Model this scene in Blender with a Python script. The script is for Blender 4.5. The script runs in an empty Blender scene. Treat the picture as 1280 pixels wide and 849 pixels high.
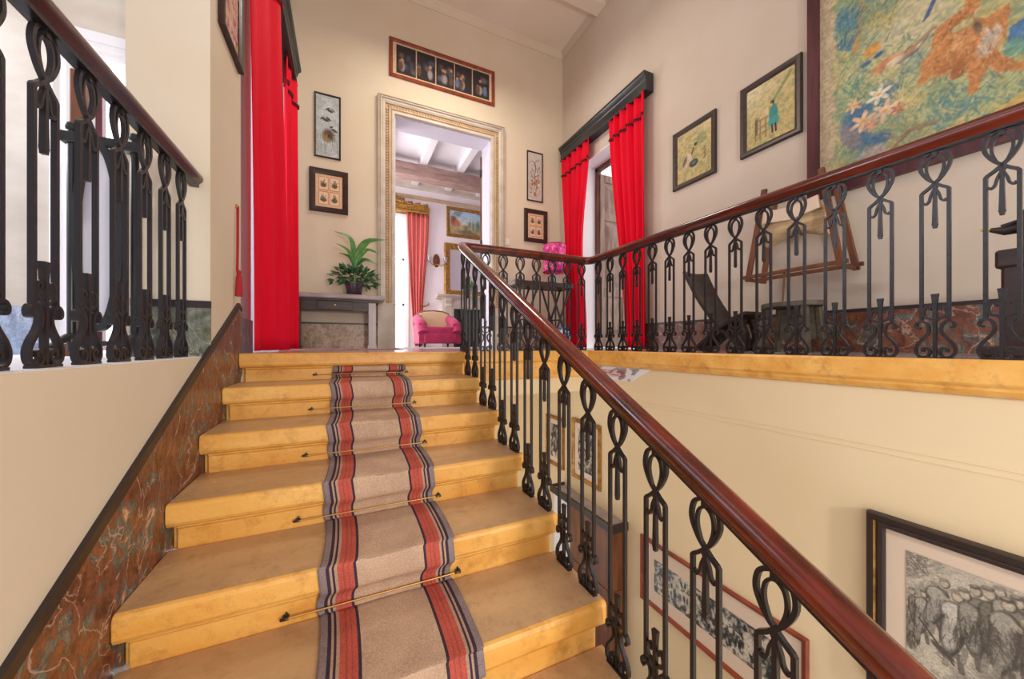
import bpy, bmesh, math, random
import numpy as np
from mathutils import Vector, Matrix
random.seed(7); rng = np.random.RandomState(11)
C = bpy.context.scene.collection
R = math.radians
# ------------------------------------------------------------------ camera model (landing floor is z = 0)
F_PX, YAW, EYE, HZ = 450.0, R(24.8), 0.055, 431.0
cy_, sy_ = math.cos(YAW), math.sin(YAW)
def ray(px, py):
    r, u = (px-640)/F_PX, (HZ-py)/F_PX
    return Vector((r*cy_+sy_, cy_-r*sy_, u))
def onX(px, py, X):
    v = ray(px, py); return Vector((0, 0, EYE))+v*(X/v.x)
def onY(px, py, Y):
    v = ray(px, py); return Vector((0, 0, EYE))+v*(Y/v.y)
YB, XR, XB, YL = 5.4, 3.48, 2.14, 2.85      # back wall, right wall, gallery balustrade, landing balustrade
XL, RISE, TREAD, Y0 = -0.61, 0.177, 0.333, 2.715
ZC = 5.17
# ------------------------------------------------------------------ colours
def lin(c): c = c/255.0; return c/12.92 if c <= 0.04045 else ((c+0.055)/1.055)**2.4
def S(r, g, b): return (lin(r), lin(g), lin(b), 1.0)
def LN(a): a = np.clip(a, 0, 1); return np.where(a <= 0.04045, a/12.92, ((a+0.055)/1.055)**2.4)
# ------------------------------------------------------------------ materials
def mat(name, col, rough=0.6, metal=0.0, col2=None, scale=(6, 6, 6), detail=4, lo=0.35, hi=0.65, bump=0.0, bscale=30, spec=0.5, sheen=0, emit=None, trans=0, coat=0):
    m = bpy.data.materials.new(name); m.use_nodes = True
    nt = m.node_tree; b = nt.nodes['Principled BSDF']
    b.inputs['Base Color'].default_value = col; b.inputs['Roughness'].default_value = rough
    b.inputs['Metallic'].default_value = metal; b.inputs['Specular IOR Level'].default_value = spec
    if sheen: b.inputs['Sheen Weight'].default_value = sheen
    if trans: b.inputs['Transmission Weight'].default_value = trans
    if coat: b.inputs['Coat Weight'].default_value = coat; b.inputs['Coat Roughness'].default_value = 0.15
    if emit: b.inputs['Emission Color'].default_value = emit[0]; b.inputs['Emission Strength'].default_value = emit[1]
    tc = nt.nodes.new('ShaderNodeTexCoord')
    if col2:
        mp = nt.nodes.new('ShaderNodeMapping'); mp.inputs['Scale'].default_value = scale
        n = nt.nodes.new('ShaderNodeTexNoise'); n.inputs['Scale'].default_value = 1.0; n.inputs['Detail'].default_value = detail
        r = nt.nodes.new('ShaderNodeValToRGB'); r.color_ramp.elements[0].position = lo; r.color_ramp.elements[1].position = hi
        r.color_ramp.elements[0].color = col; r.color_ramp.elements[1].color = col2
        nt.links.new(tc.outputs['Object'], mp.inputs['Vector']); nt.links.new(mp.outputs['Vector'], n.inputs['Vector'])
        nt.links.new(n.outputs['Fac'], r.inputs['Fac']); nt.links.new(r.outputs['Color'], b.inputs['Base Color'])
    if bump:
        n2 = nt.nodes.new('ShaderNodeTexNoise'); n2.inputs['Scale'].default_value = bscale; n2.inputs['Detail'].default_value = 5
        bp = nt.nodes.new('ShaderNodeBump'); bp.inputs['Strength'].default_value = bump; bp.inputs['Distance'].default_value = 0.01
        nt.links.new(tc.outputs['Object'], n2.inputs['Vector']); nt.links.new(n2.outputs['Fac'], bp.inputs['Height'])
        nt.links.new(bp.outputs['Normal'], b.inputs['Normal'])
    return m
def painted_mat(name, rough=0.6):
    m = bpy.data.materials.new(name); m.use_nodes = True; nt = m.node_tree; b = nt.nodes['Principled BSDF']
    a = nt.nodes.new('ShaderNodeVertexColor'); a.layer_name = 'Col'
    nt.links.new(a.outputs['Color'], b.inputs['Base Color']); b.inputs['Roughness'].default_value = rough
    b.inputs['Specular IOR Level'].default_value = 0.3
    return m
def marble(name, cols, vein, vs=2.2, scale=5.0, rough=0.35):
    """Mottled paint: noise through a colour ramp, thin pale veins over it."""
    m = bpy.data.materials.new(name); m.use_nodes = True; nt = m.node_tree; b = nt.nodes['Principled BSDF']; N = nt.nodes.new; L = nt.links.new
    tc = N('ShaderNodeTexCoord')
    n = N('ShaderNodeTexNoise'); n.inputs['Scale'].default_value = scale; n.inputs['Detail'].default_value = 8; n.inputs['Roughness'].default_value = 0.72; n.inputs['Distortion'].default_value = 0.6
    r = N('ShaderNodeValToRGB'); e = r.color_ramp.elements
    while len(e) < len(cols): e.new(0.5)
    for k, (p, c) in enumerate(cols): e[k].position = p; e[k].color = c
    v = N('ShaderNodeTexNoise'); v.inputs['Scale'].default_value = vs; v.inputs['Detail'].default_value = 7; v.inputs['Distortion'].default_value = 1.6
    s = N('ShaderNodeMath'); s.operation = 'SUBTRACT'; s.inputs[1].default_value = 0.5
    ab = N('ShaderNodeMath'); ab.operation = 'ABSOLUTE'
    vr = N('ShaderNodeValToRGB'); vr.color_ramp.elements[0].position = 0.0; vr.color_ramp.elements[0].color = (0.75, 0.75, 0.75, 1); vr.color_ramp.elements[1].position = 0.008; vr.color_ramp.elements[1].color = (0, 0, 0, 1)
    mx = N('ShaderNodeMixRGB'); mx.inputs['Color2'].default_value = vein
    mp = N('ShaderNodeMapping'); mp.inputs['Rotation'].default_value = (0.9, 0, 0); mp.inputs['Scale'].default_value = (9, 9, 3.2); f = N('ShaderNodeTexNoise'); f.inputs['Scale'].default_value = scale*0.55; f.inputs['Detail'].default_value = 9; f.inputs['Roughness'].default_value = 0.8
    fr = N('ShaderNodeValToRGB'); fr.color_ramp.elements[0].position = 0.36; fr.color_ramp.elements[0].color = (0.2, 0.2, 0.2, 1); fr.color_ramp.elements[1].position = 0.66; fr.color_ramp.elements[1].color = (0.88, 0.84, 0.8, 1)
    ov = N('ShaderNodeMixRGB'); ov.blend_type = 'OVERLAY'; ov.inputs['Fac'].default_value = 0.8
    L(tc.outputs['Object'], mp.inputs['Vector']); L(mp.outputs['Vector'], f.inputs['Vector']); L(f.outputs['Fac'], fr.inputs['Fac'])
    L(tc.outputs['Object'], n.inputs['Vector']); L(tc.outputs['Object'], v.inputs['Vector']); L(n.outputs['Fac'], r.inputs['Fac'])
    L(v.outputs['Fac'], s.inputs[0]); L(s.outputs[0], ab.inputs[0]); L(ab.outputs[0], vr.inputs['Fac'])
    L(r.outputs['Color'], ov.inputs['Color1']); L(fr.outputs['Color'], ov.inputs['Color2']); L(ov.outputs['Color'], mx.inputs['Color1']); L(vr.outputs['Color'], mx.inputs['Fac']); L(mx.outputs['Color'], b.inputs['Base Color'])
    b.inputs['Roughness'].default_value = rough
    return m
M = {}
M['plaster'] = mat('cream plaster', S(226, 212, 191), 0.75, col2=S(220, 204, 180), scale=(1.2, 1.2, 1.2), bump=0.04, bscale=60, spec=0.2)
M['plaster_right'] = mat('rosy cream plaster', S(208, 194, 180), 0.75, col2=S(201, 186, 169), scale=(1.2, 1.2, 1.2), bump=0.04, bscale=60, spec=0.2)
M['plaster_low'] = mat('straw plaster', S(232, 211, 172), 0.7, col2=S(227, 204, 163), scale=(1, 1, 1), bump=0.04, bscale=60, spec=0.25)
M['ceiling'] = mat('ceiling paint', S(236, 223, 208), 0.8, col2=S(230, 215, 198), scale=(1, 1, 1), spec=0.2)
M['white'] = mat('white paint', S(232, 230, 232), 0.55, spec=0.3)
M['lav'] = mat('pale cool wall', S(214, 213, 224), 0.6, spec=0.3)
def stone(name, c1, c2, dirt, scale, rough):
    m = mat(name, c1, rough, col2=c2, scale=scale, lo=0.3, hi=0.7, detail=6); nt = m.node_tree; N = nt.nodes.new; L = nt.links.new; b = nt.nodes['Principled BSDF']
    src = b.inputs['Base Color'].links[0].from_socket; tc = N('ShaderNodeTexCoord')
    n = N('ShaderNodeTexNoise'); n.inputs['Scale'].default_value = 13; n.inputs['Detail'].default_value = 9; n.inputs['Roughness'].default_value = 0.75
    r = N('ShaderNodeValToRGB'); r.color_ramp.elements[0].position = 0.50; r.color_ramp.elements[0].color = (0, 0, 0, 1); r.color_ramp.elements[1].position = 0.74; r.color_ramp.elements[1].color = (0.75, 0.75, 0.75, 1)
    mx = N('ShaderNodeMixRGB'); mx.inputs['Color2'].default_value = dirt
    L(tc.outputs['Object'], n.inputs['Vector']); L(n.outputs['Fac'], r.inputs['Fac']); L(r.outputs['Color'], mx.inputs['Fac']); L(src, mx.inputs['Color1']); L(mx.outputs['Color'], b.inputs['Base Color'])
    n3 = N('ShaderNodeTexNoise'); n3.inputs['Scale'].default_value = 38; n3.inputs['Detail'].default_value = 8
    bp = N('ShaderNodeBump'); bp.inputs['Strength'].default_value = 0.35; bp.inputs['Distance'].default_value = 0.006
    L(tc.outputs['Object'], n3.inputs['Vector']); L(n3.outputs['Fac'], bp.inputs['Height']); L(bp.outputs['Normal'], b.inputs['Normal']); return m
M['stone'] = stone('ochre stone', S(224, 157, 66), S(240, 188, 102), S(176, 112, 48), (3, 9, 9), 0.42)
M['tread'] = stone('worn and shaded stone tread', S(186, 148, 108), S(204, 166, 122), S(158, 119, 80), (2.2, 7, 7), 0.36)
M['floor'] = mat('grey marble floor', S(176, 168, 172), 0.2, col2=S(140, 132, 140), scale=(3, 3, 3))
M['iron'] = mat('wrought iron', S(47, 43, 44), 0.32, 0.45, bump=0.15, bscale=60)
M['rail'] = mat('varnished mahogany', S(114, 37, 19), 0.2, col2=S(68, 20, 11), scale=(14, 3, 14), bump=0.05, bscale=40, coat=0.5)
M['rail_dark'] = mat('dark mahogany', S(78, 28, 22), 0.25, col2=S(46, 16, 16), scale=(14, 3, 14), coat=0.4)
M['red'] = mat('red curtain cloth', S(228, 16, 50), 0.7, col2=S(216, 10, 40), scale=(9, 9, 1), spec=0.12)
M['braid'] = mat('dark red braid', S(104, 10, 26), 0.8, bump=0.6, bscale=120)
M['black'] = mat('black lacquer', S(34, 34, 38), 0.3, col2=S(48, 52, 50), scale=(4, 4, 4))
M['blackline'] = mat('black painted band', S(46, 34, 32), 0.4)
M['darkwood'] = mat('dark wood', S(62, 40, 34), 0.4, col2=S(42, 27, 24), scale=(4, 4, 24), bump=0.08)
M['blackwood'] = mat('blackened wood', S(40, 33, 34), 0.4, col2=S(62, 48, 44), scale=(5, 5, 20), bump=0.1)
M['brownwood'] = mat('brown wood', S(128, 76, 42), 0.4, col2=S(96, 54, 30), scale=(16, 16, 3), bump=0.06)
M['purplewood'] = mat('plum stained wood', S(88, 30, 38), 0.35, col2=S(62, 18, 26), scale=(30, 30, 3))
M['redwood'] = mat('reddish frame wood', S(152, 70, 42), 0.35, col2=S(120, 50, 30), scale=(12, 12, 12))
M['mat_card'] = mat('cream mount card', S(222, 200, 178), 0.8)
M['gilt'] = mat('gilt', S(188, 142, 70), 0.38, 0.6, col2=S(134, 92, 42), scale=(20, 20, 20), bump=0.3, bscale=50)
M['frame_stone'] = mat('pale carved stone', S(214, 204, 192), 0.5, col2=S(196, 184, 168), scale=(3, 3, 6), bump=0.06)
M['frame_tan'] = mat('tan stone moulding', S(208, 182, 148), 0.5, col2=S(190, 162, 128), scale=(6, 6, 6))
M['greytop'] = mat('grey marble slab', S(176, 164, 164), 0.3, col2=S(150, 138, 140), scale=(5, 5, 5))
M['leaf'] = mat('green leaf', S(92, 150, 70), 0.35, col2=S(58, 112, 58), scale=(14, 14, 14))
M['leafdark'] = mat('dark green leaf', S(48, 92, 74), 0.4, col2=S(74, 120, 70), scale=(24, 24, 24))
M['stem'] = mat('green stem', S(128, 160, 84), 0.5)
M['pot'] = mat('dark glazed pot', S(74, 56, 66), 0.2, col2=S(52, 40, 52), scale=(8, 8, 8))
M['brass'] = mat('brass', S(196, 150, 82), 0.35, 0.7)
M['switch'] = mat('cream plastic', S(232, 226, 214), 0.4)
M['pinkwall'] = mat('pale pink wall', S(240, 232, 236), 0.7, spec=0.2)
M['beam'] = mat('grey brown beam', S(176, 148, 138), 0.6, col2=S(148, 118, 108), scale=(3, 14, 14))
M['doorbrown'] = mat('walnut door', S(122, 84, 62), 0.35, col2=S(92, 60, 44), scale=(14, 14, 3))
M['doorgrey'] = mat('greyish walnut door', S(150, 122, 104), 0.3, col2=S(112, 84, 68), scale=(14, 14, 3))  # lighter, greyer walnut tone for the right door leaf
M['magenta'] = mat('magenta velvet', S(176, 38, 90), 0.75, sheen=0.2, col2=S(160, 26, 76), scale=(9, 9, 9))
M['straw'] = mat('woven straw', S(212, 186, 146), 0.8, col2=S(178, 146, 104), scale=(4, 4, 40), bump=0.5, bscale=90)
M['gold_cane'] = mat('cane', S(214, 188, 150), 0.7)
M['glow'] = mat('daylight window', (1, 1, 1, 1), 0.5, emit=((0.93, 0.96, 1, 1), 2.2))
M['mirror'] = mat('mirror glass', S(228, 230, 232), 0.06, 1.0)
M['bluepot'] = mat('blue glazed pot', S(84, 128, 176), 0.2, col2=S(196, 214, 226), scale=(9, 9, 9), lo=0.45, hi=0.6)
M['glass'] = mat('clear glass', S(236, 240, 244), 0.05, trans=0.85)
M['glassgrey'] = mat('door pane', S(188, 200, 214), 0.08, spec=0.8)
M['yellow'] = mat('yellow paint', S(232, 206, 60), 0.5)
M['cord'] = mat('red cord', S(170, 30, 36), 0.8)
M['greenwood'] = mat('greenish old wood', S(74, 70, 56), 0.5, col2=S(104, 94, 80), scale=(7, 7, 18), bump=0.2)
M['paint'] = painted_mat('painted surface', 0.55)
M['woven'] = painted_mat('woven picture', 0.9)
M['printed'] = painted_mat('print under glass', 0.22)
M['marble_red'] = marble('red brown painted marble', [(0.30, S(58, 30, 24)), (0.42, S(104, 58, 40)), (0.49, S(132, 80, 56)), (0.53, S(96, 60, 48)), (0.568, S(80, 118, 116)), (0.605, S(124, 78, 56)), (0.67, S(214, 170, 142))], S(196, 172, 154), 2.6, 9.0)
M['marble_green'] = marble('olive painted marble', [(0.30, S(110, 84, 52)), (0.45, S(92, 96, 78)), (0.55, S(120, 126, 116)), (0.70, S(170, 150, 112))], S(220, 205, 170), 4, 9)
M['marble_blue'] = marble('slate blue painted marble', [(0.30, S(112, 130, 160)), (0.50, S(138, 156, 184)), (0.70, S(176, 188, 206))], S(206, 210, 216), 4, 6)
M['marble_tan'] = marble('tan painted marble', [(0.30, S(120, 92, 76)), (0.45, S(168, 140, 112)), (0.55, S(196, 170, 142)), (0.70, S(140, 118, 104))], S(222, 204, 184), 3, 8)
# ------------------------------------------------------------------ mesh builder
class MB:
    def __init__(s): s.v = []; s.f = []; s.mi = []
    def add(s, vs, fs, mi=0):
        o = len(s.v); s.v += [tuple(p) for p in vs]; s.f += [tuple(i+o for i in f) for f in fs]; s.mi += [mi]*len(fs); return s
    def box(s, x0, y0, z0, x1, y1, z1, mi=0):
        x0, x1 = min(x0, x1), max(x0, x1); y0, y1 = min(y0, y1), max(y0, y1); z0, z1 = min(z0, z1), max(z0, z1)
        return s.add([(x0, y0, z0), (x1, y0, z0), (x1, y1, z0), (x0, y1, z0), (x0, y0, z1), (x1, y0, z1), (x1, y1, z1), (x0, y1, z1)],
                     [(0, 3, 2, 1), (4, 5, 6, 7), (0, 1, 5, 4), (1, 2, 6, 5), (2, 3, 7, 6), (3, 0, 4, 7)], mi)
    def prism(s, poly, a, b, axis='x', mi=0):
        """poly in the two other axes: x -> (y,z), y -> (x,z), z -> (x,y)"""
        def P(p, t): return {'x': (t, p[0], p[1]), 'y': (p[0], t, p[1]), 'z': (p[0], p[1], t)}[axis]
        n = len(poly)
        return s.add([P(p, a) for p in poly]+[P(p, b) for p in poly],
                     [tuple(range(n))[::-1], tuple(range(n, 2*n))]+[(i, (i+1) % n, n+(i+1) % n, n+i) for i in range(n)], mi)
    def lathe(s, prof, c=(0, 0, 0), n=24, mi=0, sx=1, sy=1):
        vs = []; fs = []
        for r, z in prof:
            for k in range(n):
                a = 2*math.pi*k/n; vs.append((c[0]+r*sx*math.cos(a), c[1]+r*sy*math.sin(a), c[2]+z))
        for j in range(len(prof)-1):
            for k in range(n): fs.append((j*n+k, j*n+(k+1) % n, (j+1)*n+(k+1) % n, (j+1)*n+k))
        fs.append(tuple(range(n))[::-1]); fs.append(tuple(range((len(prof)-1)*n, len(prof)*n)))
        return s.add(vs, fs, mi)
    def sweep(s, path, prof, closed=False, up=(0, 0, 1), mi=0, scale=None, pclosed=True):
        """prof: (side, up) pairs; frames keep `up` as upright as they can"""
        P = [Vector(p) for p in path]; n = len(P); m = len(prof); up = Vector(up); vs = []
        for i in range(n):
            a = P[i]-P[i-1] if (i or closed) else P[1]-P[0]
            b = P[(i+1) % n]-P[i] if (i < n-1 or closed) else P[-1]-P[-2]
            a.normalize(); b.normalize(); t = (a+b).normalized() if (a+b).length > 1e-6 else a
            sd = t.cross(up)
            if sd.length < 1e-5: sd = t.cross(Vector((0.3, 1, 0)))
            sd.normalize(); u = sd.cross(t).normalized()
            k = 1.0/max(0.5, t.dot(a)); hz = Vector((t.x, t.y, 0)); sc = scale[i] if scale else 1.0
            for q in prof: vs.append(P[i]+sd*q[0]*k*sc+u*q[1]*sc)
        fs = []
        for i in range(n if closed else n-1):
            for j in range(m if pclosed else m-1): fs.append((i*m+j, i*m+(j+1) % m, ((i+1) % n)*m+(j+1) % m, ((i+1) % n)*m+j))
        if not closed and pclosed: fs += [tuple(range(m))[::-1], tuple(range((n-1)*m, n*m))]
        return s.add(vs, fs, mi)
    def tube(s, path, r, n=8, **k): return s.sweep(path, [(r*math.cos(2*math.pi*i/n), r*math.sin(2*math.pi*i/n)) for i in range(n)], **k)
    def beam(s, a, b, w, h, up=(0, 0, 1), mi=0): return s.sweep([a, b], [(-w/2, -h/2), (w/2, -h/2), (w/2, h/2), (-w/2, h/2)], up=up, mi=mi)
    def ribbon(s, path, w, t, ws=None):
        """flat bar lying in the local XZ plane: w in the plane, t through it (Y)"""
        P = [Vector((p[0], p[1])) for p in path]; n = len(P); vs = []
        for i in range(n):
            a = (P[i]-P[max(i-1, 0)]); b = (P[min(i+1, n-1)]-P[i])
            a = a.normalized() if a.length else b.normalized(); b = b.normalized() if b.length else a
            d = (a+b); d = d.normalized() if d.length > 1e-5 else a; k = min(1.5, 1/max(0.3, d.dot(a))); h = (ws[i] if ws else w)/2*k
            nx, nz = -d.y*h, d.x*h
            for sg, y in ((1, -t/2), (-1, -t/2), (-1, t/2), (1, t/2)): vs.append((P[i].x+sg*nx, y, P[i].y+sg*nz))
        fs = [(0, 1, 2, 3), tuple(range(4*n-4, 4*n))[::-1]]
        for i in range(n-1):
            for j in range(4): fs.append((4*i+j, 4*i+4+j, 4*i+4+(j+1) % 4, 4*i+(j+1) % 4))
        return s.add(vs, fs)
    def ball(s, c, r, n=10, sz=1.0, mi=0):
        return s.lathe([(max(1e-4, r*math.sin(math.pi*k/6)), -r*sz*math.cos(math.pi*k/6)) for k in range(7)], c, n, mi)
    def xf(s, mtx): s.v = [tuple(mtx @ Vector(p)) for p in s.v]; return s
def crom(P, n=6):
    """smooth curve through points"""
    P = [np.array(p, float) for p in P]; Q = [2*P[0]-P[1]]+P+[2*P[-1]-P[-2]]; out = []
    for i in range(1, len(Q)-2):
        for k in range(n):
            t = k/n; out.append(tuple(0.5*((2*Q[i])+(-Q[i-1]+Q[i+1])*t+(2*Q[i-1]-5*Q[i]+4*Q[i+1]-Q[i+2])*t*t+(-Q[i-1]+3*Q[i]-3*Q[i+1]+Q[i+2])*t**3)))
    out.append(tuple(P[-1])); return out
def origin_of(p):
    o = Vector((0, 0, 0))
    while p is not None: o += p.location; p = p.parent
    return o
def tag(o, label=None, cat=None, group=None, kind=None):
    for k, v in (('label', label), ('category', cat), ('group', group), ('kind', kind)):
        if v: o[k] = v
    return o
def thing(name, label, cat, loc=(0, 0, 0), group=None):
    o = bpy.data.objects.new(name, None); C.objects.link(o); o.location = loc; o.empty_display_size = 0.1
    return tag(o, label, cat, group)
def obj(name, mb, m, parent=None, smooth=False, bevel=0, label=None, local=False, solid=0):
    """ONE mesh object from a builder holding world coordinates (local=True: already local)"""
    me = bpy.data.meshes.new(name)
    if parent is None and not local:
        vs = np.array(mb.v); lo, hi = vs.min(0), vs.max(0); off = Vector(((lo[0]+hi[0])/2, (lo[1]+hi[1])/2, lo[2]))
    else: off = Vector((0, 0, 0)) if local else origin_of(parent)
    me.from_pydata([(x-off.x, y-off.y, z-off.z) for x, y, z in mb.v], [], mb.f); me.update()
    for mm in (m if isinstance(m, (list, tuple)) else [m]): me.materials.append(mm)
    if any(mb.mi): me.polygons.foreach_set('material_index', mb.mi)
    bm = bmesh.new(); bm.from_mesh(me); bmesh.ops.recalc_face_normals(bm, faces=bm.faces); bm.to_mesh(me); bm.free()
    o = bpy.data.objects.new(name, me); C.objects.link(o)
    if parent is None: o.location = off
    else: o.parent = parent
    if smooth:
        me.polygons.foreach_set('use_smooth', [True]*len(me.polygons))
        try: me.set_sharp_from_angle(angle=R(smooth if smooth > 1 else 40))
        except Exception: pass
    if solid:
        s = o.modifiers.new('thickness', 'SOLIDIFY'); s.thickness = solid; s.offset = 0
    if bevel:
        b = o.modifiers.new('bevel', 'BEVEL'); b.width = bevel; b.segments = 2; b.limit_method = 'ANGLE'; b.angle_limit = R(40)
    if label: o['label'] = label
    return o
def struct(name, mb, m, **k): return tag(obj(name, mb, m, **k), kind='structure')
# ------------------------------------------------------------------ painting on grids
def fbm(h, w, cell, octs=4, seed=0):
    r = np.random.RandomState(seed); out = np.zeros((h, w)); amp = 1.0; tot = 0
    for o in range(octs):
        gh, gw = max(2, int(h/cell)+2), max(2, int(w/cell)+2); g = r.rand(gh, gw)
        yy = np.linspace(0, gh-1.001, h); xx = np.linspace(0, gw-1.001, w); yi = yy.astype(int); xi = xx.astype(int)
        fy = (yy-yi)[:, None]; fx = (xx-xi)[None, :]; fy = fy*fy*(3-2*fy); fx = fx*fx*(3-2*fx)
        a = g[np.ix_(yi, xi)]; b = g[np.ix_(yi, np.minimum(xi+1, gw-1))]; c = g[np.ix_(np.minimum(yi+1, gh-1), xi)]; d = g[np.ix_(np.minimum(yi+1, gh-1), np.minimum(xi+1, gw-1))]
        out += amp*((a*(1-fx)+b*fx)*(1-fy)+(c*(1-fx)+d*fx)*fy); tot += amp; amp *= 0.55; cell = max(1.5, cell/2)
    return out/tot
class Cv:
    """small raster in picture metres, origin bottom left"""
    def __init__(s, W, H, res, bg):
        s.W, s.H = W, H; s.w = max(8, int(W*res)); s.h = max(8, int(H*res)); s.a = np.zeros((s.h, s.w, 3)); s.a[:] = np.array(bg)/255.0
        s.X, s.Y = np.meshgrid(np.linspace(0, W, s.w), np.linspace(0, H, s.h)); s.px = W/s.w
    def mixin(s, mask, col): s.a += (np.array(col)/255.0-s.a)*np.clip(mask, 0, 1)[..., None]
    def ell(s, cx, cy, rx, ry, col, ang=0, soft=0.15, al=1.0):
        c, n = math.cos(ang), math.sin(ang); dx, dy = s.X-cx, s.Y-cy
        d = np.sqrt(((dx*c+dy*n)/rx)**2+((-dx*n+dy*c)/ry)**2); s.mixin(np.clip((1-d)/soft, 0, 1)*al, col); return s
    def line(s, pts, w, col, al=1.0, w2=None):
        pts = [np.array(p, float) for p in pts]; n = len(pts)-1
        for i in range(n):
            p, q = pts[i], pts[i+1]; ww = w if w2 is None else w+(w2-w)*(i+0.5)/n
            pad = ww*2+2*s.px
            x0, x1 = sorted((p[0], q[0])); y0, y1 = sorted((p[1], q[1]))
            i0, i1 = int((x0-pad)/s.W*s.w), int((x1+pad)/s.W*s.w)+2; j0, j1 = int((y0-pad)/s.H*s.h), int((y1+pad)/s.H*s.h)+2
            i0, j0 = max(i0, 0), max(j0, 0)
            if i1 <= i0 or j1 <= j0 or i0 >= s.w or j0 >= s.h: continue
            X, Y = s.X[j0:j1, i0:i1], s.Y[j0:j1, i0:i1]; d = q-p; L = max(1e-9, d.dot(d))
            t = np.clip(((X-p[0])*d[0]+(Y-p[1])*d[1])/L, 0, 1); dist = np.hypot(X-p[0]-t*d[0], Y-p[1]-t*d[1])
            mk = np.clip((ww/2-dist)/s.px+0.5, 0, 1)*al; s.a[j0:j1, i0:i1] += (np.array(col)/255.0-s.a[j0:j1, i0:i1])*mk[..., None]
        return s
    def poly(s, pts, col, al=1.0):
        ins = np.zeros(s.X.shape, bool); n = len(pts)
        for i in range(n):
            (x0, y0), (x1, y1) = pts[i], pts[(i+1) % n]
            if y0 == y1: continue
            cond = ((y0 > s.Y) != (y1 > s.Y)) & (s.X < (x1-x0)*(s.Y-y0)/(y1-y0)+x0); ins ^= cond
        s.mixin(ins*al, col); return s
    def rect(s, x0, y0, x1, y1, col, al=1.0): return s.poly([(x0, y0), (x1, y0), (x1, y1), (x0, y1)], col, al)
    def grain(s, amt, cell=3, seed=0): s.a = np.clip(s.a*(1+amt*(fbm(s.h, s.w, cell, 2, seed)-0.5)[..., None]*2), 0, 1); return s
def canvas_obj(name, cv, place, mt, parent, label=None):
    """grid mesh carrying the painted colours; place(x, y) -> world point"""
    h, w = cv.h, cv.w; mb = MB(); off = origin_of(parent) if parent else Vector((0, 0, 0))
    o0, ox, oy = place(0, 0), place(cv.W, 0)-place(0, 0), place(0, cv.H)-place(0, 0)
    X = cv.X/cv.W; Y = cv.Y/cv.H
    P = np.array(o0-off)[None, None]+X[..., None]*np.array(ox)+Y[..., None]*np.array(oy)
    me = bpy.data.meshes.new(name); idx = np.arange(h*w).reshape(h, w)
    q = np.stack([idx[:-1, :-1], idx[:-1, 1:], idx[1:, 1:], idx[1:, :-1]], -1).reshape(-1, 4)
    me.from_pydata(P.reshape(-1, 3).tolist(), [], q.tolist()); me.update(); me.materials.append(mt)
    at = me.color_attributes.new('Col', 'FLOAT_COLOR', 'POINT'); col = np.ones((h*w, 4), np.float32); col[:, :3] = LN(cv.a.reshape(-1, 3))
    at.data.foreach_set('color', col.ravel())
    o = bpy.data.objects.new(name, me); C.objects.link(o); o.parent = parent
    if label: o['label'] = label
    return o
class Wall:
    """frame of reference of a wall face: right, up (world z), normal towards the viewer"""
    def __init__(s, kind, pos):
        s.k, s.p = kind, pos
        s.r = {'back': Vector((1, 0, 0)), 'right': Vector((0, -1, 0)), 'left': Vector((0, 1, 0))}[kind]
        s.n = {'back': Vector((0, -1, 0)), 'right': Vector((-1, 0, 0)), 'left': Vector((1, 0, 0))}[kind]
    def hit(s, px, py): return onY(px, py, s.p) if s.k == 'back' else onX(px, py, s.p)
    def rect(s, cs):
        q = [s.hit(*c) for c in cs]; a = [p.dot(s.r) for p in q]
        l, r = (a[0]+a[3])/2, (a[1]+a[2])/2; t, b = (q[0].z+q[1].z)/2, (q[2].z+q[3].z)/2
        return l, b, r-l, t-b
    def at(s, a, z, d=0.0):
        base = Vector((0, s.p, 0)) if s.k == 'back' else Vector((s.p, 0, 0))
        return base+s.r*a+Vector((0, 0, z))+s.n*d
def frame_mb(wall, l, b, W, H, fw, dep, prof=None):
    """mitred frame, outer rectangle W x H, profile (inward, outward) from the outer edge"""
    prof = prof or [(0, 0), (0, dep*0.8), (fw*0.15, dep), (fw*0.55, dep*0.85), (fw*0.8, dep*0.6), (fw, dep*0.45), (fw, 0)]
    mb = MB(); m = len(prof); vs = []; fs = []
    for (cx, cy, sx, sy) in ((0, 0, 1, 1), (W, 0, -1, 1), (W, H, -1, -1), (0, H, 1, -1)):
        for (i, d) in prof: vs.append(wall.at(l+cx+sx*i, b+cy+sy*i, d+0.002))
    for k in range(4):
        for j in range(m): fs.append((k*m+j, k*m+(j+1) % m, ((k+1) % 4)*m+(j+1) % m, ((k+1) % 4)*m+j))
    return mb.add(vs, fs)
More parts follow.
